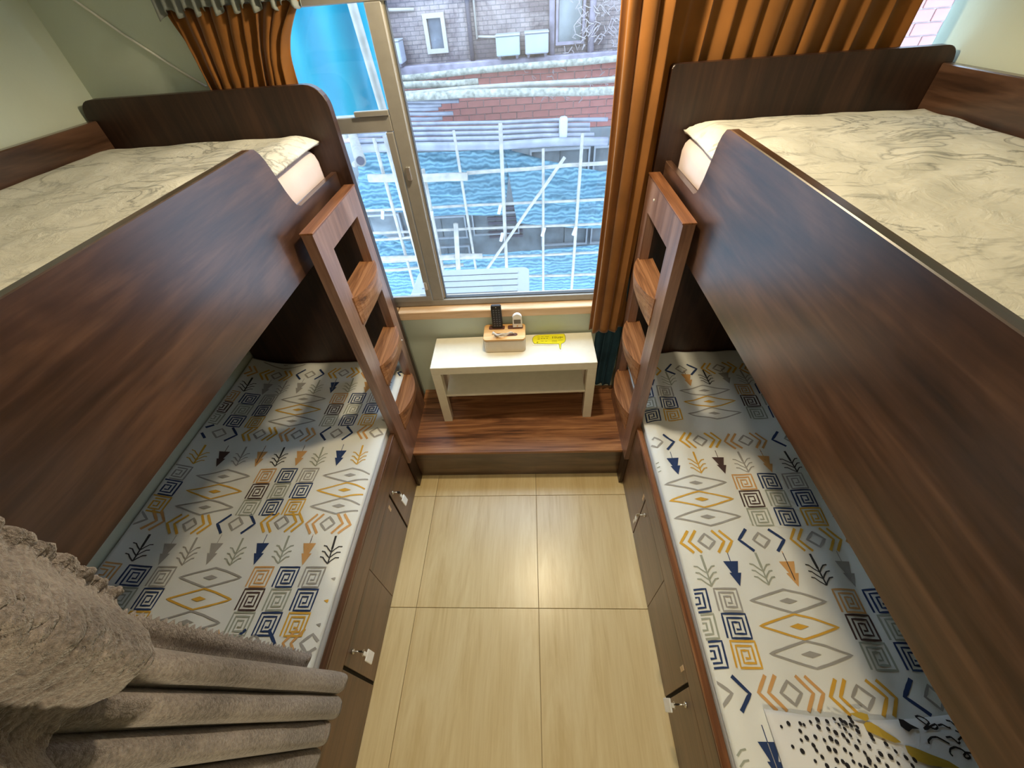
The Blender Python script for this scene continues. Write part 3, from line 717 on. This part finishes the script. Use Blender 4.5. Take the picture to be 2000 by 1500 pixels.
tbx = thing('tissue_box', (-0.07, 1.74, TZ), 'beige tissue box with a bamboo lid holding two remote controls', 'tissue box')
def rrect(x0, x1, y0, y1, r): return arc(x1 - r, y1 - r, r, 0, 90, 4) + arc(x0 + r, y1 - r, r, 90, 180, 4) + arc(x0 + r, y0 + r, r, 180, 270, 4) + arc(x1 - r, y0 + r, r, 270, 360, 4)
prism('box_body', rrect(-0.186, 0.042, 1.662, 1.800, 0.02), 2, TZ, TZ + 0.078, 'beige_plastic', tbx, 0.003)
lid = prism('lid', rrect(-0.187, 0.043, 1.661, 1.801, 0.02), 2, TZ + 0.0785, TZ + 0.090, 'bamboo', tbx, 0.002)
LZ = TZ + 0.0903
prism('slot_inlay', rrect(-0.160, -0.072, 1.752, 1.786, 0.008), 2, LZ - .001, LZ + .0004, 'slot_shade', lid)  # thin dark inlays on the lid, painted shade of the slot recesses
prism('slot_inlay', rrect(-0.055, 0.030, 1.752, 1.786, 0.008), 2, LZ - .001, LZ + .0004, 'slot_shade', lid)
prism('slot_inlay', rrect(-0.128, 0.000, 1.690, 1.716, 0.0125), 2, LZ - .001, LZ + .0004, 'slot_shade', lid)
def tis(u, v):
    x = -0.138 + 0.105 * u + 0.02 * v; y = 1.697 + 0.02 * (v - 0.5) - 0.012 * math.sin(u * 5) - 0.012 * v
    return Vector((x, y, LZ + 0.004 + 0.026 * math.sin(math.pi * min(1, v * 0.9 + 0.15)) * (1 - 0.6 * u) + 0.004 * math.sin(u * 14 + v * 4)))
tag(surf('tissue', tis, 18, 8, 'paper', None, 0.0008), 'white tissue pulled out of the bamboo lidded box', 'tissue')
def remote(name, label, x0, x1, y, zt, mat, lean, black):
    t = thing(name, ((x0 + x1) / 2, y, LZ + 0.001), label, 'remote control')
    h = zt - LZ; n = [(x0, 0), (x1, 0), (x1, h - .008), (x1 - .006, h), (x0 + .006, h), (x0, h - .008)]
    if not black: n = [(x0, 0), (x1, 0)] + arc((x0 + x1) / 2, h - .016, (x1 - x0) / 2, 15, 165, 8)
    ps = [prism('body', n, 1, -0.010, 0.010, mat, None, .002)]
    if black:
        bm = bmesh.new()
        for r_ in range(8):
            for c_ in range(3):
                cx = x0 + (x1 - x0) * (0.24 + 0.26 * c_); cz = h * (0.12 + 0.098 * r_)
                bm_box(bm, (cx - .004, cx + .004), (-.0125, -.0095), (cz - .003, cz + .003))
        o = from_bm('buttons', bm, 'grey_plastic'); o['kind'] = 'stuff'; ps.append(o)
        ps.append(box('emitter', ((x0 + x1) / 2 - .002, (x0 + x1) / 2 + .002), (-.0115, -.0095), (h - .012, h - .008), 'metal'))
    else:
        ps.append(box('display', (x0 + .007, x1 - .007), (-.012, -.0095), (h * 0.34, h * 0.68), 'lcd'))
        ps.append(box('button', ((x0 + x1) / 2 - .004, (x0 + x1) / 2 + .003), (-.012, -.0095), (h * 0.08, h * 0.2), 'orange_p'))
    R = Matrix.Translation((0, y, LZ + 0.001)) @ Matrix.Rotation(lean, 4, 'X')
    for o in ps:
        wl = R @ o.location; o.rotation_euler = (lean, 0, 0); o.parent = t; o.location = wl - WL[t.name]; WL[o.name] = wl
remote('remote_control', 'tall black remote control standing in the tissue box', -0.139, -0.083, 1.772, 0.925, 'black_plastic', -0.06, True)
remote('remote_control', 'short white air conditioner remote with a grey display', -0.026, 0.026, 1.772, 0.860, 'white_plastic', -0.05, False)

# yellow speech bubble notice
nb = thing('notice_card', (0.17, 1.74, TZ), 'yellow speech bubble notice lying on the white table', 'sign')
def P2(cx, cy):    # crop 1030..1120 x 640..695 at 22.22
    p = on(1030 + cx / 22.22, 640 + cy / 22.22, 2, TZ); return (p.x, min(p.y, 1.806))
bub = [(220, 520), (250, 430), (330, 360), (500, 320), (900, 275), (1300, 265), (1590, 270), (1640, 370), (1660, 520), (1630, 620), (1540, 680), (1470, 705), (1440, 960), (1400, 900), (1370, 710), (900, 715), (300, 705), (240, 620)]
cl = [(150, 520), (190, 400), (300, 300), (500, 258), (900, 222), (1300, 208), (1640, 205), (1720, 370), (1730, 540), (1700, 660), (1590, 730), (1540, 900), (1500, 1020), (1420, 1050), (1330, 950), (1290, 765), (900, 765), (260, 770), (170, 650)]
prism('border', [P2(*q) for q in cl], 2, TZ, TZ + 0.0008, 'clear', nb)
yb = prism('bubble', [P2(*q) for q in bub], 2, TZ + 0.0009, TZ + 0.0016, 'yellow', nb)
IV, IF = [], []
def ink(pts, wd):
    for a, b in zip(pts, pts[1:]):
        a, b = Vector(P2(*a)), Vector(P2(*b)); d = (b - a).normalized(); n = Vector((-d.y, d.x)) * wd / 2; k = len(IV)
        for v in (a + n, a - n, b - n, b + n): IV.append((v.x, v.y, TZ + 0.0019))
        IF.append((k, k + 1, k + 2, k + 3))
ink(bub + [bub[0]], 0.0022)
for q in ([(440, 420), (540, 415)], [(590, 410), (700, 405)], [(770, 400), (930, 395)], [(445, 505), (540, 500)], [(590, 490), (650, 490)], [(700, 490), (765, 485)], [(820, 480), (890, 470)],
          [(600, 600), (700, 595)], [(770, 600), (860, 595)], [(1060, 575), (1290, 570)], [(1330, 560), (1540, 545)], [(1060, 630), (1290, 630)]):
    ink(q, 0.0042 if q[0][1] > 450 and q[0][1] < 520 else 0.0024)
for x in (1100, 1200): ink([(x, 390), (x, 480)], 0.004)
ink([(1275, 400), (1280, 460), (1370, 460), (1370, 400)], 0.0035); ink([(1430, 390), (1430, 480)], 0.004); ink([(1460, 420), (1540, 420)], 0.006); ink([(400, 640), (440, 660), (460, 630)], 0.005)
o = mesh('lettering', IV, IF, 'ink', yb)

# ------------------------------------------------------------------ curtains
def pleat(u, n, amp, ph=0): return amp * math.sin(2 * math.pi * n * u + ph)
rail = tube('curtain_rail', [(-1.35, YW - 0.034, 2.215), (1.45, YW - 0.034, 2.215)], 0.010, 'metal'); tag(rail, 'thin metal curtain rail above the window', 'curtain rail')
def rc(u, v):
    # right curtain: u 0..0.45 the gathered orange edge in the aisle, then the part behind the end board
    z = 2.19 + (0.752 - 2.19) * v
    if u < 0.5:
        k = u / 0.5; x = 0.392 + 0.185 * k + 0.014 * (1 - k) * math.sin(v * 3) - 0.035 * v * k
        x += 0.012 * math.sin(k * 24)
        y = 1.752 + 0.020 * math.sin(k * 19.5 + 0.6) + 0.006 * fn_noise(k * 6, v * 4)
        y += 0.03 * (k > 2)
    else:
        k = (u - 0.5) / 0.5; x = 0.577 - 0.035 * v * (1 - k) + 0.79 * k + (0.012) * math.sin(k * 60 + 3 * v) - 0.10 * v * 0
        y = 1.752 + 0.046 * min(1, k * 12) + 0.010 * math.sin(k * 68 + 1.5 * math.sin(v * 6)) + 0.004 * fn_noise(k * 20, v * 6)
    return Vector((x, y, z))
def rc_safe(u, v):
    p = rc(u, v)
    if p.x > 0.575: p.y = max(p.y, 1.783)
    p.y = min(p.y, 1.822)
    if p.x < 0.62: p.y = min(p.y, 1.788)
    return p
tag(surf('curtain', rc_safe, 260, 70, 'curtain', None, 0.003), 'long orange brown curtain gathered at the right of the window', 'curtain', 'orange window curtains')
cu = thing('curtain', (-0.92, 1.80, 1.5), 'orange brown curtain bunched behind the upper left bunk', 'curtain', 'orange window curtains')
def lc(u, v):
    z = 2.13 + (1.45 - 2.13) * v
    q = min(1, v / 0.33)
    x = (-1.125 + 0.475 * u) * (1 - q) + (-1.10 + 0.33 * u) * q
    if u > 0.6: x += 0.03 * math.sin(math.pi * q) * (u - 0.6) / 0.4 * -1.2
    x += 0.008 * math.sin(u * 50 + 4 * v)
    y = 1.800 + 0.014 * math.sin(u * 62 + 7 * v + 1.2 * math.sin(u * 9)) + 0.004 * fn_noise(u * 12, v * 14)
    return Vector((x, min(y, 1.822) if y > 1.783 else 1.783, z))
surf('fabric', lc, 200, 40, 'curtain', cu, 0.003)
def lh(u, v):
    x = -1.15 + 0.50 * u; z = 2.225 - 0.105 * v - 0.012 * v * math.sin(u * 47) - 0.01 * v * fn_noise(u * 30, 1)
    return Vector((x, 1.789 + 0.013 * math.sin(u * 95 + 2 * v) - 0.004 * v, z))
surf('header_tape', lh, 160, 12, 'header', cu, 0.003)
def dn(u, v):
    z = 1.25 + (0.275 - 1.25) * v + 0.03 * (1 - u) * v
    x = 0.452 + 0.130 * u - 0.012 * v + 0.008 * math.sin(u * 18 + v * 5)
    y = 1.806 - 0.012 * v + 0.010 * math.sin(u * 22 + v * 3) + 0.005 * fn_noise(u * 6, v * 9)
    if z < 0.90: y = min(y, 1.812)
    else: y = min(y, 1.788)
    return Vector((min(x, 0.583), y, z))
tag(surf('hanging_cloth', dn, 60, 60, 'denim', None, 0.004), 'dark teal blue cloth hanging below the orange curtain', 'cloth')
cab = tube('cable', [(-1.125, YW - 0.004, 1.92), (-1.20, YW - 0.004, 1.975), (-1.335, YW - 0.004, 2.084), (-1.45, YW - 0.004, 2.19), (-1.50, YW - 0.004, 2.3)], 0.004, 'white_plastic')
tag(cab, 'thin white cable running along the green wall', 'cable')

# ------------------------------------------------------------------ grey bunk curtain at the near end of the left bed
def felt():
    m, nt, b = new_mat('grey_wool_fuzz'); v = coords(nt)
    c1 = nz(nt, v, 7, 5, 0.6); c2 = nz(nt, v, 160, 3, 0.7)
    ad = N(nt, 'ShaderNodeMath', operation='MULTIPLY_ADD'); ad.inputs[1].default_value = 0.55; nt.links.new(c2, ad.inputs[0])
    hf = N(nt, 'ShaderNodeMath', operation='MULTIPLY'); hf.inputs[1].default_value = 0.5; nt.links.new(c1, hf.inputs[0]); nt.links.new(hf.outputs[0], ad.inputs[2])
    nt.links.new(ramp(nt, ad.outputs[0], [(0.36, (0.10, 0.082, 0.074)), (0.52, (0.25, 0.21, 0.193)), (0.68, (0.43, 0.37, 0.34))]), b.inputs['Base Color'])
    b.inputs['Roughness'].default_value = 1.0; b.inputs['Sheen Weight'].default_value = 0.5; b.inputs['Specular IOR Level'].default_value = 0.1
    bump(nt, b, c2, 0.9, 0.006); return m
M['felt'] = felt()
bc = thing('bunk_curtain', (-0.56, 0.05, 0.70), 'grey wool bunk curtain gathered in pleats beside the lower left bunk', 'curtain')
tube('rod', [(-0.62, -0.36, 1.86), (-0.62, 0.235, 1.86)], 0.008, 'metal', bc)
def bcf(u, v):
    # u across the gathered width (0 = free edge), v downwards
    z = 1.84 + (0.70 - 1.84) * v
    k = min(1, max(0, (v - 0.25) / 0.75))
    y = 0.165 + (0.085 * k) - u * (0.50)
    n = 9.0
    q = max(0, u - 0.085) * n
    fr_ = q - math.floor(q)
    r_ = 1 - abs(2 * fr_ - 1) ** 3.0
    amp = 0.030 + 0.105 * k ** 0.8
    ph = 2 * math.pi * q
    x = -0.625 + 0.01 * (1 - k) + amp * r_ * (1 if u > 0.085 else 0) * (0.82 + 0.18 * math.sin(7 * math.floor(q) + 1))
    if u <= 0.085: x += 0.004 * math.sin(u * 60)
    y += 0.010 * math.sin(ph) * k
    if u < 0.004: y += 0.006 * (1 if int(v * 120) % 2 else -1)       # pinked free edge
    x += 0.006 * fn_noise(u * 9, v * 5)
    return Vector((x, y, z + 0.012 * math.sin(u * 40) * (v > 0.98)))
surf('pleats', bcf, 240, 120, 'felt', bc, 0.005)
def val(u, v):
    # shorter upper layer with a scalloped hem
    hem = 1.462 + 0.007 * abs(math.sin(u * 46))
    z = 1.885 + (hem - 1.885) * v
    y = 0.205 - 0.60 * u - 0.012 * v
    if u < 0.012: y += 0.006 * abs(math.sin(v * 34))
    x = -0.560 + 0.030 * math.sin(v * math.pi * 0.8) + (0.026 + 0.014 * v) * math.cos((y - 0.10) * 2 * math.pi / 0.155) * (0.4 + 0.6 * v) + 0.012 * fn_noise(u * 6, v * 5) - 0.045 * max(0, 1 - u / 0.08)
    x += 0.005 * fn_noise(u * 36, v * 36) + 0.003 * fn_noise(u * 90, v * 90)
    return Vector((x + 0.025, y, z))
surf('valance', val, 260, 160, 'felt', bc, 0.010)

# ------------------------------------------------------------------ outside: the building across the alley
FY = 6.3
bd = thing('building', (0.5, FY, -2.6), 'old tiled building with a red brick band across the alley', 'building')
box('tiled_wall', (-5.5, 3.9), (FY, FY + 0.3), (1.44, 4.2), 'tiles', bd)
box('lower_wall', (-5.5, 3.9), (FY, FY + 0.3), (-4.5, 0.70), 'concrete', bd)
box('ledge', (-5.5, 3.9), (FY - 0.12, FY + 0.1), (1.40, 1.50), 'ledge', bd, 0.01)
bw = box('brick_wall', (-5.5, 3.9), (FY + 0.008, FY + 0.3), (0.70, 1.40), 'mortar', bd)
bme = None; brs = []
for r_ in range(9):
    for c_ in range(19):
        x = -2.0 + c_ * 0.215 + (0.107 if r_ % 2 else 0); z = 0.702 + r_ * 0.0775
        if bme is None:
            o = box('brick', (x + .005, x + .21), (FY - 0.004, FY + 0.02), (z + .004, z + .0735), 'brick', bw, .003); bme = o
        else:
            o = bme.copy(); COL.objects.link(o); c = Vector((x + .1075, FY + 0.008, z + .03875)); o.location = c - WL[bw.name]
def facade_window(x0, x1, z0, z1, nx, mat_f='bframe', pane='bwin', fr=0.045):
    f = cellboard_y('window_frame', x0, x1, z0, z1, fr, mat_f, bd)
    wdt = (x1 - x0 - 2 * fr)
    for i in range(nx):
        a = x0 + fr + wdt * i / nx; b = x0 + fr + wdt * (i + 1) / nx
        box('pane', (a + .008, b - .008), (FY - 0.012, FY - 0.002), (z0 + fr, z1 - fr), pane, f)
def cellboard_y(name, x0, x1, z0, z1, fr, mat, parent):
    bm = bmesh.new()
    for X_, Z_ in (((x0, x1), (z0, z0 + fr)), ((x0, x1), (z1 - fr, z1)), ((x0, x0 + fr), (z0 + fr, z1 - fr)), ((x1 - fr, x1), (z0 + fr, z1 - fr))):
        bm_box(bm, X_, (FY - 0.05, FY - 0.001), Z_)
    return from_bm(name, bm, mat, parent)
facade_window(-1.118, -0.862, 1.595, 1.958, 1)
facade_window(0.44, 0.78, 1.585, 2.5, 1, 'ledge', 'concrete', 0.03)
for x0, x1, z0, z1 in ((-1.75, -0.95, -0.75, -0.38), (-0.85, -0.10, -0.72, -0.36), (-1.7, -0.95, -1.22, -0.88), (0.10, 0.95, 0.10, 0.48), (1.0, 1.7, 0.12, 0.48), (0.25, 1.0, -0.95, -0.55), (1.05, 1.8, -0.95, -0.55), (-3.0, -2.0, -0.70, -0.30)):
    facade_window(x0, x1, z0, z1, 2, 'acwhite', 'concrete', 0.025)
for i in range(7):
    box('louvre', (-0.60, -0.05), (FY - 0.03, FY - 0.001), (-0.78 + i * 0.075, -0.74 + i * 0.075), 'pipe', bd)
tube('drain_pipe', [(-0.575, FY - 0.04, 1.50), (-0.575, FY - 0.04, 3.2)], 0.028, 'pipe', bd)
tube('drain_pipe', [(-0.50, FY - 0.03, 1.70), (-0.50, FY - 0.03, 3.2)], 0.012, 'bframe', bd)
tube('conduit', [(-0.49, FY - 0.02, 1.72), (-0.20, FY - 0.02, 1.70), (-0.18, FY - 0.02, 1.60)], 0.012, 'bframe', bd)
tube('conduit', [(-1.9, FY - 0.02, 2.03), (-1.20, FY - 0.02, 2.00)], 0.016, 'bframe', bd)
tube('conduit', [(-1.47, FY - 0.06, 2.25), (-1.52, FY - 0.06, 2.0), (-1.56, FY - 0.06, 1.88)], 0.016, 'pipe', bd)
tube('pillar_pipe', [(0.395, FY - 0.04, 1.5), (0.395, FY - 0.04, 3.2)], 0.035, 'ledge', bd)
tube('pillar_pipe', [(0.86, FY - 0.05, 1.5), (0.86, FY - 0.05, 3.2)], 0.04, 'ledge', bd)
def ac(x0, x1, z0, z1, mat, label):
    t = thing('air_conditioner', ((x0 + x1) / 2, FY - 0.2, z0), label, 'air conditioner')
    box('casing', (x0, x1), (FY - 0.30, FY - 0.051), (z0, z1), mat, t, 0.01)
    box('top_cover', (x0 - .006, x1 + .006), (FY - 0.31, FY - 0.052), (z1 + 0.0005, z1 + 0.014), 'acwhite', t, 0.004)
    box('bracket', (x0 + .02, x0 + .05), (FY - 0.29, FY - 0.052), (z0 - .03, z0 - .0005), 'pipe', t)
    box('bracket', (x1 - .05, x1 - .02), (FY - 0.29, FY - 0.052), (z0 - .03, z0 - .0005), 'pipe', t)
ac(-0.262, 0.012, 1.545, 1.722, 'acteal', 'pale teal air conditioner box on the tiled facade')
ac(0.075, 0.345, 1.545, 1.728, 'acblue', 'pale lilac air conditioner box on the tiled facade')
ac(-1.62, -1.392, 1.545, 1.75, 'acblue', 'lilac air conditioner box beside the facade window')
# dry climbers
TV, TF = [], []
rnd = random.Random(3)
for i in range(70):
    x = rnd.uniform(0.62, 1.35); z = rnd.uniform(1.5, 2.1); p = Vector((x, FY - 0.07, z)); pts = [p.copy()]
    for k in range(4): p = p + Vector((rnd.uniform(-.07, .07), rnd.uniform(-.015, .0), rnd.uniform(-.06, .08))); pts.append(p.copy())
    tube_geo(pts, 0.005, 4, TV, TF)
for i in range(60):
    x = rnd.uniform(-0.3, 1.25); z = rnd.uniform(1.05, 1.36); p = Vector((x, FY - 0.03, z)); pts = [p.copy()]
    for k in range(3): p = p + Vector((rnd.uniform(-.06, .06), rnd.uniform(-.01, .0), rnd.uniform(-.05, .05))); pts.append(p.copy())
    if x > 0.1: tube_geo(pts, 0.004, 4, TV, TF)
vn = mesh('dry_vines', TV, TF, 'twig'); tag(vn, 'dry leafless vines clinging to the old facade', 'vine', None, 'stuff')

# brick wall seen past the right end of the curtain
b2 = thing('building', (3.3, 4.0, -2.6), 'pale red brick building seen at the far right window edge', 'building')
bw2 = box('brick_wall', (2.35, 5.5), (4.008, 4.3), (-2.6, 3.4), 'mortar_pale', b2)
bme = None
for r_ in range(7):
    for c_ in range(6):
        x = 2.45 + c_ * 0.2 + (0.1 if r_ % 2 else 0); z = 1.45 + r_ * 0.075
        if bme is None: bme = box('brick', (x + .005, x + .195), (3.996, 4.02), (z + .004, z + .071), 'brick_pale', bw2, .003)
        else:
            o = bme.copy(); COL.objects.link(o); o.location = Vector((x + .1, 4.008, z + .0375)) - WL[bw2.name]

# poles lying along the alley, each from its two ends in the photograph at its own distance
def pole(name, a, b, Y, thick, mat, label, grp, parent=None, cat='pole'):
    p, q = on(*a, 1, Y), on(*b, 1, Y)
    d = ((p + q) / 2 - CAM); depth = d.dot(CF); r = thick / 2 / FPX * depth
    pts = [p.lerp(q, i / 5) for i in range(6)]
    for i in range(1, 5): pts[i] = pts[i] + Vector((0, 0, r * 0.25 * math.sin(i * 2.2 + a[0])))
    V, F = tube_geo(pts, r, 10)
    o = mesh(name, V, F, mat, parent, True)
    if parent is None: tag(o, label, cat, grp)
    return o
G1 = 'poles stacked across the alley'
pole('bamboo_pole', (700, 160), (1260, 108), 5.9, 11, 'rough_pole', 'rough mossy pole just below the lilac ledge', G1)
pole('bamboo_pole', (700, 173), (934, 160), 5.8, 12, 'rough_pole', 'short mossy pole ending above the long bamboo poles', G1)
pole('bamboo_pole', (700, 189), (1260, 150), 5.75, 10, 'bamboo_pole', 'upper long bamboo pole crossing the red bricks', G1)
pole('bamboo_pole', (700, 190), (1260, 174), 5.65, 14, 'rough_pole', 'thick mossy pole crossing the middle of the red bricks', G1)
for i, (y, x1, c) in enumerate(((198, 896, 'topmost'), (206, 862, 'second'), (213, 856, 'third'), (222, 885, 'fourth'), (232, 864, 'lowest'))):
    pole('cut_pole', (700, y + 3), (x1, y - 1), 5.7, 7, 'steel_pole', c + ' of the short pale poles before the red bricks', 'short pale poles before the bricks')
for i, (a, b, th, c) in enumerate((((690, 246), (1187, 233), 7, 'topmost'), ((690, 256), (1152, 244), 8, 'second'), ((690, 266), (1152, 254), 8, 'third'), ((690, 277), (1160, 264), 9, 'fourth'), ((690, 291), (1187, 276), 15, 'thick lowest'))):
    pole('grey_pole', a, b, 5.6 - 0.05 * i, th, 'steel_pole', c + ' pole of the grey bundle above the blue netting', 'bundle of grey poles above the netting')
bx = on(1100, 250, 1, 5.45)
tag(box('pole_wrap', (bx.x - 0.05, bx.x + 0.05), (5.40, 5.48), (bx.z - 0.17, bx.z + 0.12), 'tie', None, 0.03, 2), 'clear plastic wrap tied around the grey pole bundle', 'wrap')

sc_ = thing('bamboo_scaffold', (0.0, 5.2, -3.2), 'bamboo scaffold grid with blue netting outside the window', 'scaffold')
SP = [((912, 338), (1240, 314), 7, 5.25), ((700, 412), (1240, 386), 5, 5.2), ((700, 456), (1240, 434), 5, 5.2), ((740, 512), (1240, 490), 5, 5.2), ((1000, 540), (1240, 534), 5, 5.2),
      ((720, 348), (913, 345), 15, 4.9), ((740, 506), (942, 500), 10, 4.9), ((750, 528), (905, 517), 6, 5.0), ((690, 472), (830, 462), 5, 5.0),
      ((886, 255), (935, 560), 5, 5.15), ((977, 240), (992, 580), 7, 5.1), ((1061, 290), (1061, 600), 5, 5.15), ((1138, 260), (1114, 600), 6, 5.15), ((890, 437), (899, 590), 9, 4.8),
      ((730, 270), (820, 600), 6, 5.0), ((755, 265), (845, 600), 14, 4.5), ((1103, 307), (948, 530), 6, 5.05), ((826, 330), (880, 600), 6, 5.0)]
for a, b, th, Y in SP: pole('pole', a, b, Y, th, 'bamboo_pole', None, None, sc_)
pole('standard', (668, -60), (762, 262), 3.15, 17, 'bamboo_pole', None, None, sc_)
for (x, y) in ((748, 418), (843, 420), (976, 408), (980, 462), (1061, 452), (1122, 450)):
    p = on(x, y, 1, 5.0); bm = bmesh.new(); bm_box(bm, (p.x - .02, p.x + .02), (4.97, 5.0), (p.z - .06, p.z + .06), .006)
    o = from_bm('tie', bm, 'tie', sc_); o.rotation_euler = (0, 0.3, 0)
pa, pb = on(704, 314, 1, 3.3), on(686, 255, 1, 4.7)
V, F = tube_geo([pa, pb], 0.042, 16); mesh('ledger', V, F, 'bamboo_pole', sc_, True)
d_ = (pa - pb).normalized()
V, F = tube_geo([pa + d_ * 0.0005, pa + d_ * 0.002], 0.031, 16); mesh('ledger_hollow_shade', V, F, 'pipe', sc_)  # dark disc on the pole end, painted shade of its hollow
for x_ in (-2.05, 1.42):
    for z_ in (0.70, 1.005, 1.36): tube('putlog', [(x_, 5.25, z_), (x_, 6.29, z_)], 0.03, 'bamboo_pole', sc_)
def net(name, poly, Y, mat, label, amp=0.05, seed=0, n=40, cat='netting'):
    """poly: TL, TR, BR, BL in the photograph, hung in the plane at distance Y with billows"""
    c = [on(*q, 1, Y) for q in poly]
    def f(u, v):
        t = c[0].lerp(c[1], u); b = c[3].lerp(c[2], u); p = t.lerp(b, v)
        sag = 0.05 * math.sin(math.pi * u)
        return p + Vector((0, amp * (fn_noise(u * 5 + seed, v * 7 + seed) + 0.5 * math.sin(v * 38 + 9 * fn_noise(u * 2, v * 2, seed)) * 0.6), -sag * (v if v > 0.5 else (1 - v)) * 0.8))
    o = surf(name, f, n, n, mat, None, 0.004); return tag(o, label, cat, 'blue sheets on the scaffold')
net('netting', [(700, 295), (1000, 285), (985, 420), (700, 408)], 5.55, 'net', 'upper left blue netting under the grey pole bundle', 0.06, 1)
net('netting', [(985, 290), (1250, 345), (1235, 442), (1010, 436)], 5.5, 'net', 'slanting blue netting behind the diagonal pole', 0.06, 5)
net('netting', [(720, 505), (1250, 470), (1220, 660), (720, 660)], 5.45, 'net', 'lower blue netting behind the white box', 0.06, 9)
net('netting', [(700, 445), (800, 470), (830, 520), (720, 520)], 5.4, 'net', 'small blue netting corner in the left window light', 0.05, 13, 20)
def tarp(u, v):
    x = -2.3 + 1.52 * u; z = 2.75 - 1.27 * v
    return Vector((x + 0.02 * math.sin(v * 4), 3.35 + 0.05 * math.sin(u * 30 + 2 * v) * (0.4 + 0.6 * fn_noise(u * 3, 1)) + 0.05 * fn_noise(u * 6, v * 4), z))
tag(surf('tarpaulin', tarp, 80, 50, 'tarp', None, 0.003), 'bright cyan tarpaulin hanging behind the upper left window light', 'tarpaulin', 'blue sheets on the scaffold')

# white air conditioner outdoor unit below the window, seen from above
au = thing('air_conditioner', (-0.38, 2.62, -0.1), 'white ribbed outdoor air conditioner unit just below the window', 'air conditioner')
box('casing', (-0.80, 0.05), (2.42, 2.83), (-0.10, 0.535), 'acwhite', au, 0.015, 2)
tp = prism('lid', rrect(-0.815, 0.065, 2.405, 2.845, 0.05), 2, 0.5355, 0.56, 'acwhite', au, 0.006)
for i in range(4): box('rib', (-0.74, -0.02 + 0.0 * i), (2.49 + i * 0.085, 2.525 + i * 0.085), (0.5605, 0.568), 'acwhite', tp, 0.003)
box('foot', (-0.72, -0.66), (2.40, 2.85), (-0.14, -0.1005), 'pipe', au); box('foot', (-0.10, -0.04), (2.40, 2.85), (-0.14, -0.1005), 'pipe', au)
slab = box('canopy_slab', (-1.2, 0.5), (1.99, 2.95), (-0.25, -0.141), 'concrete'); tag(slab, 'concrete slab carrying the outdoor air conditioner', 'slab')
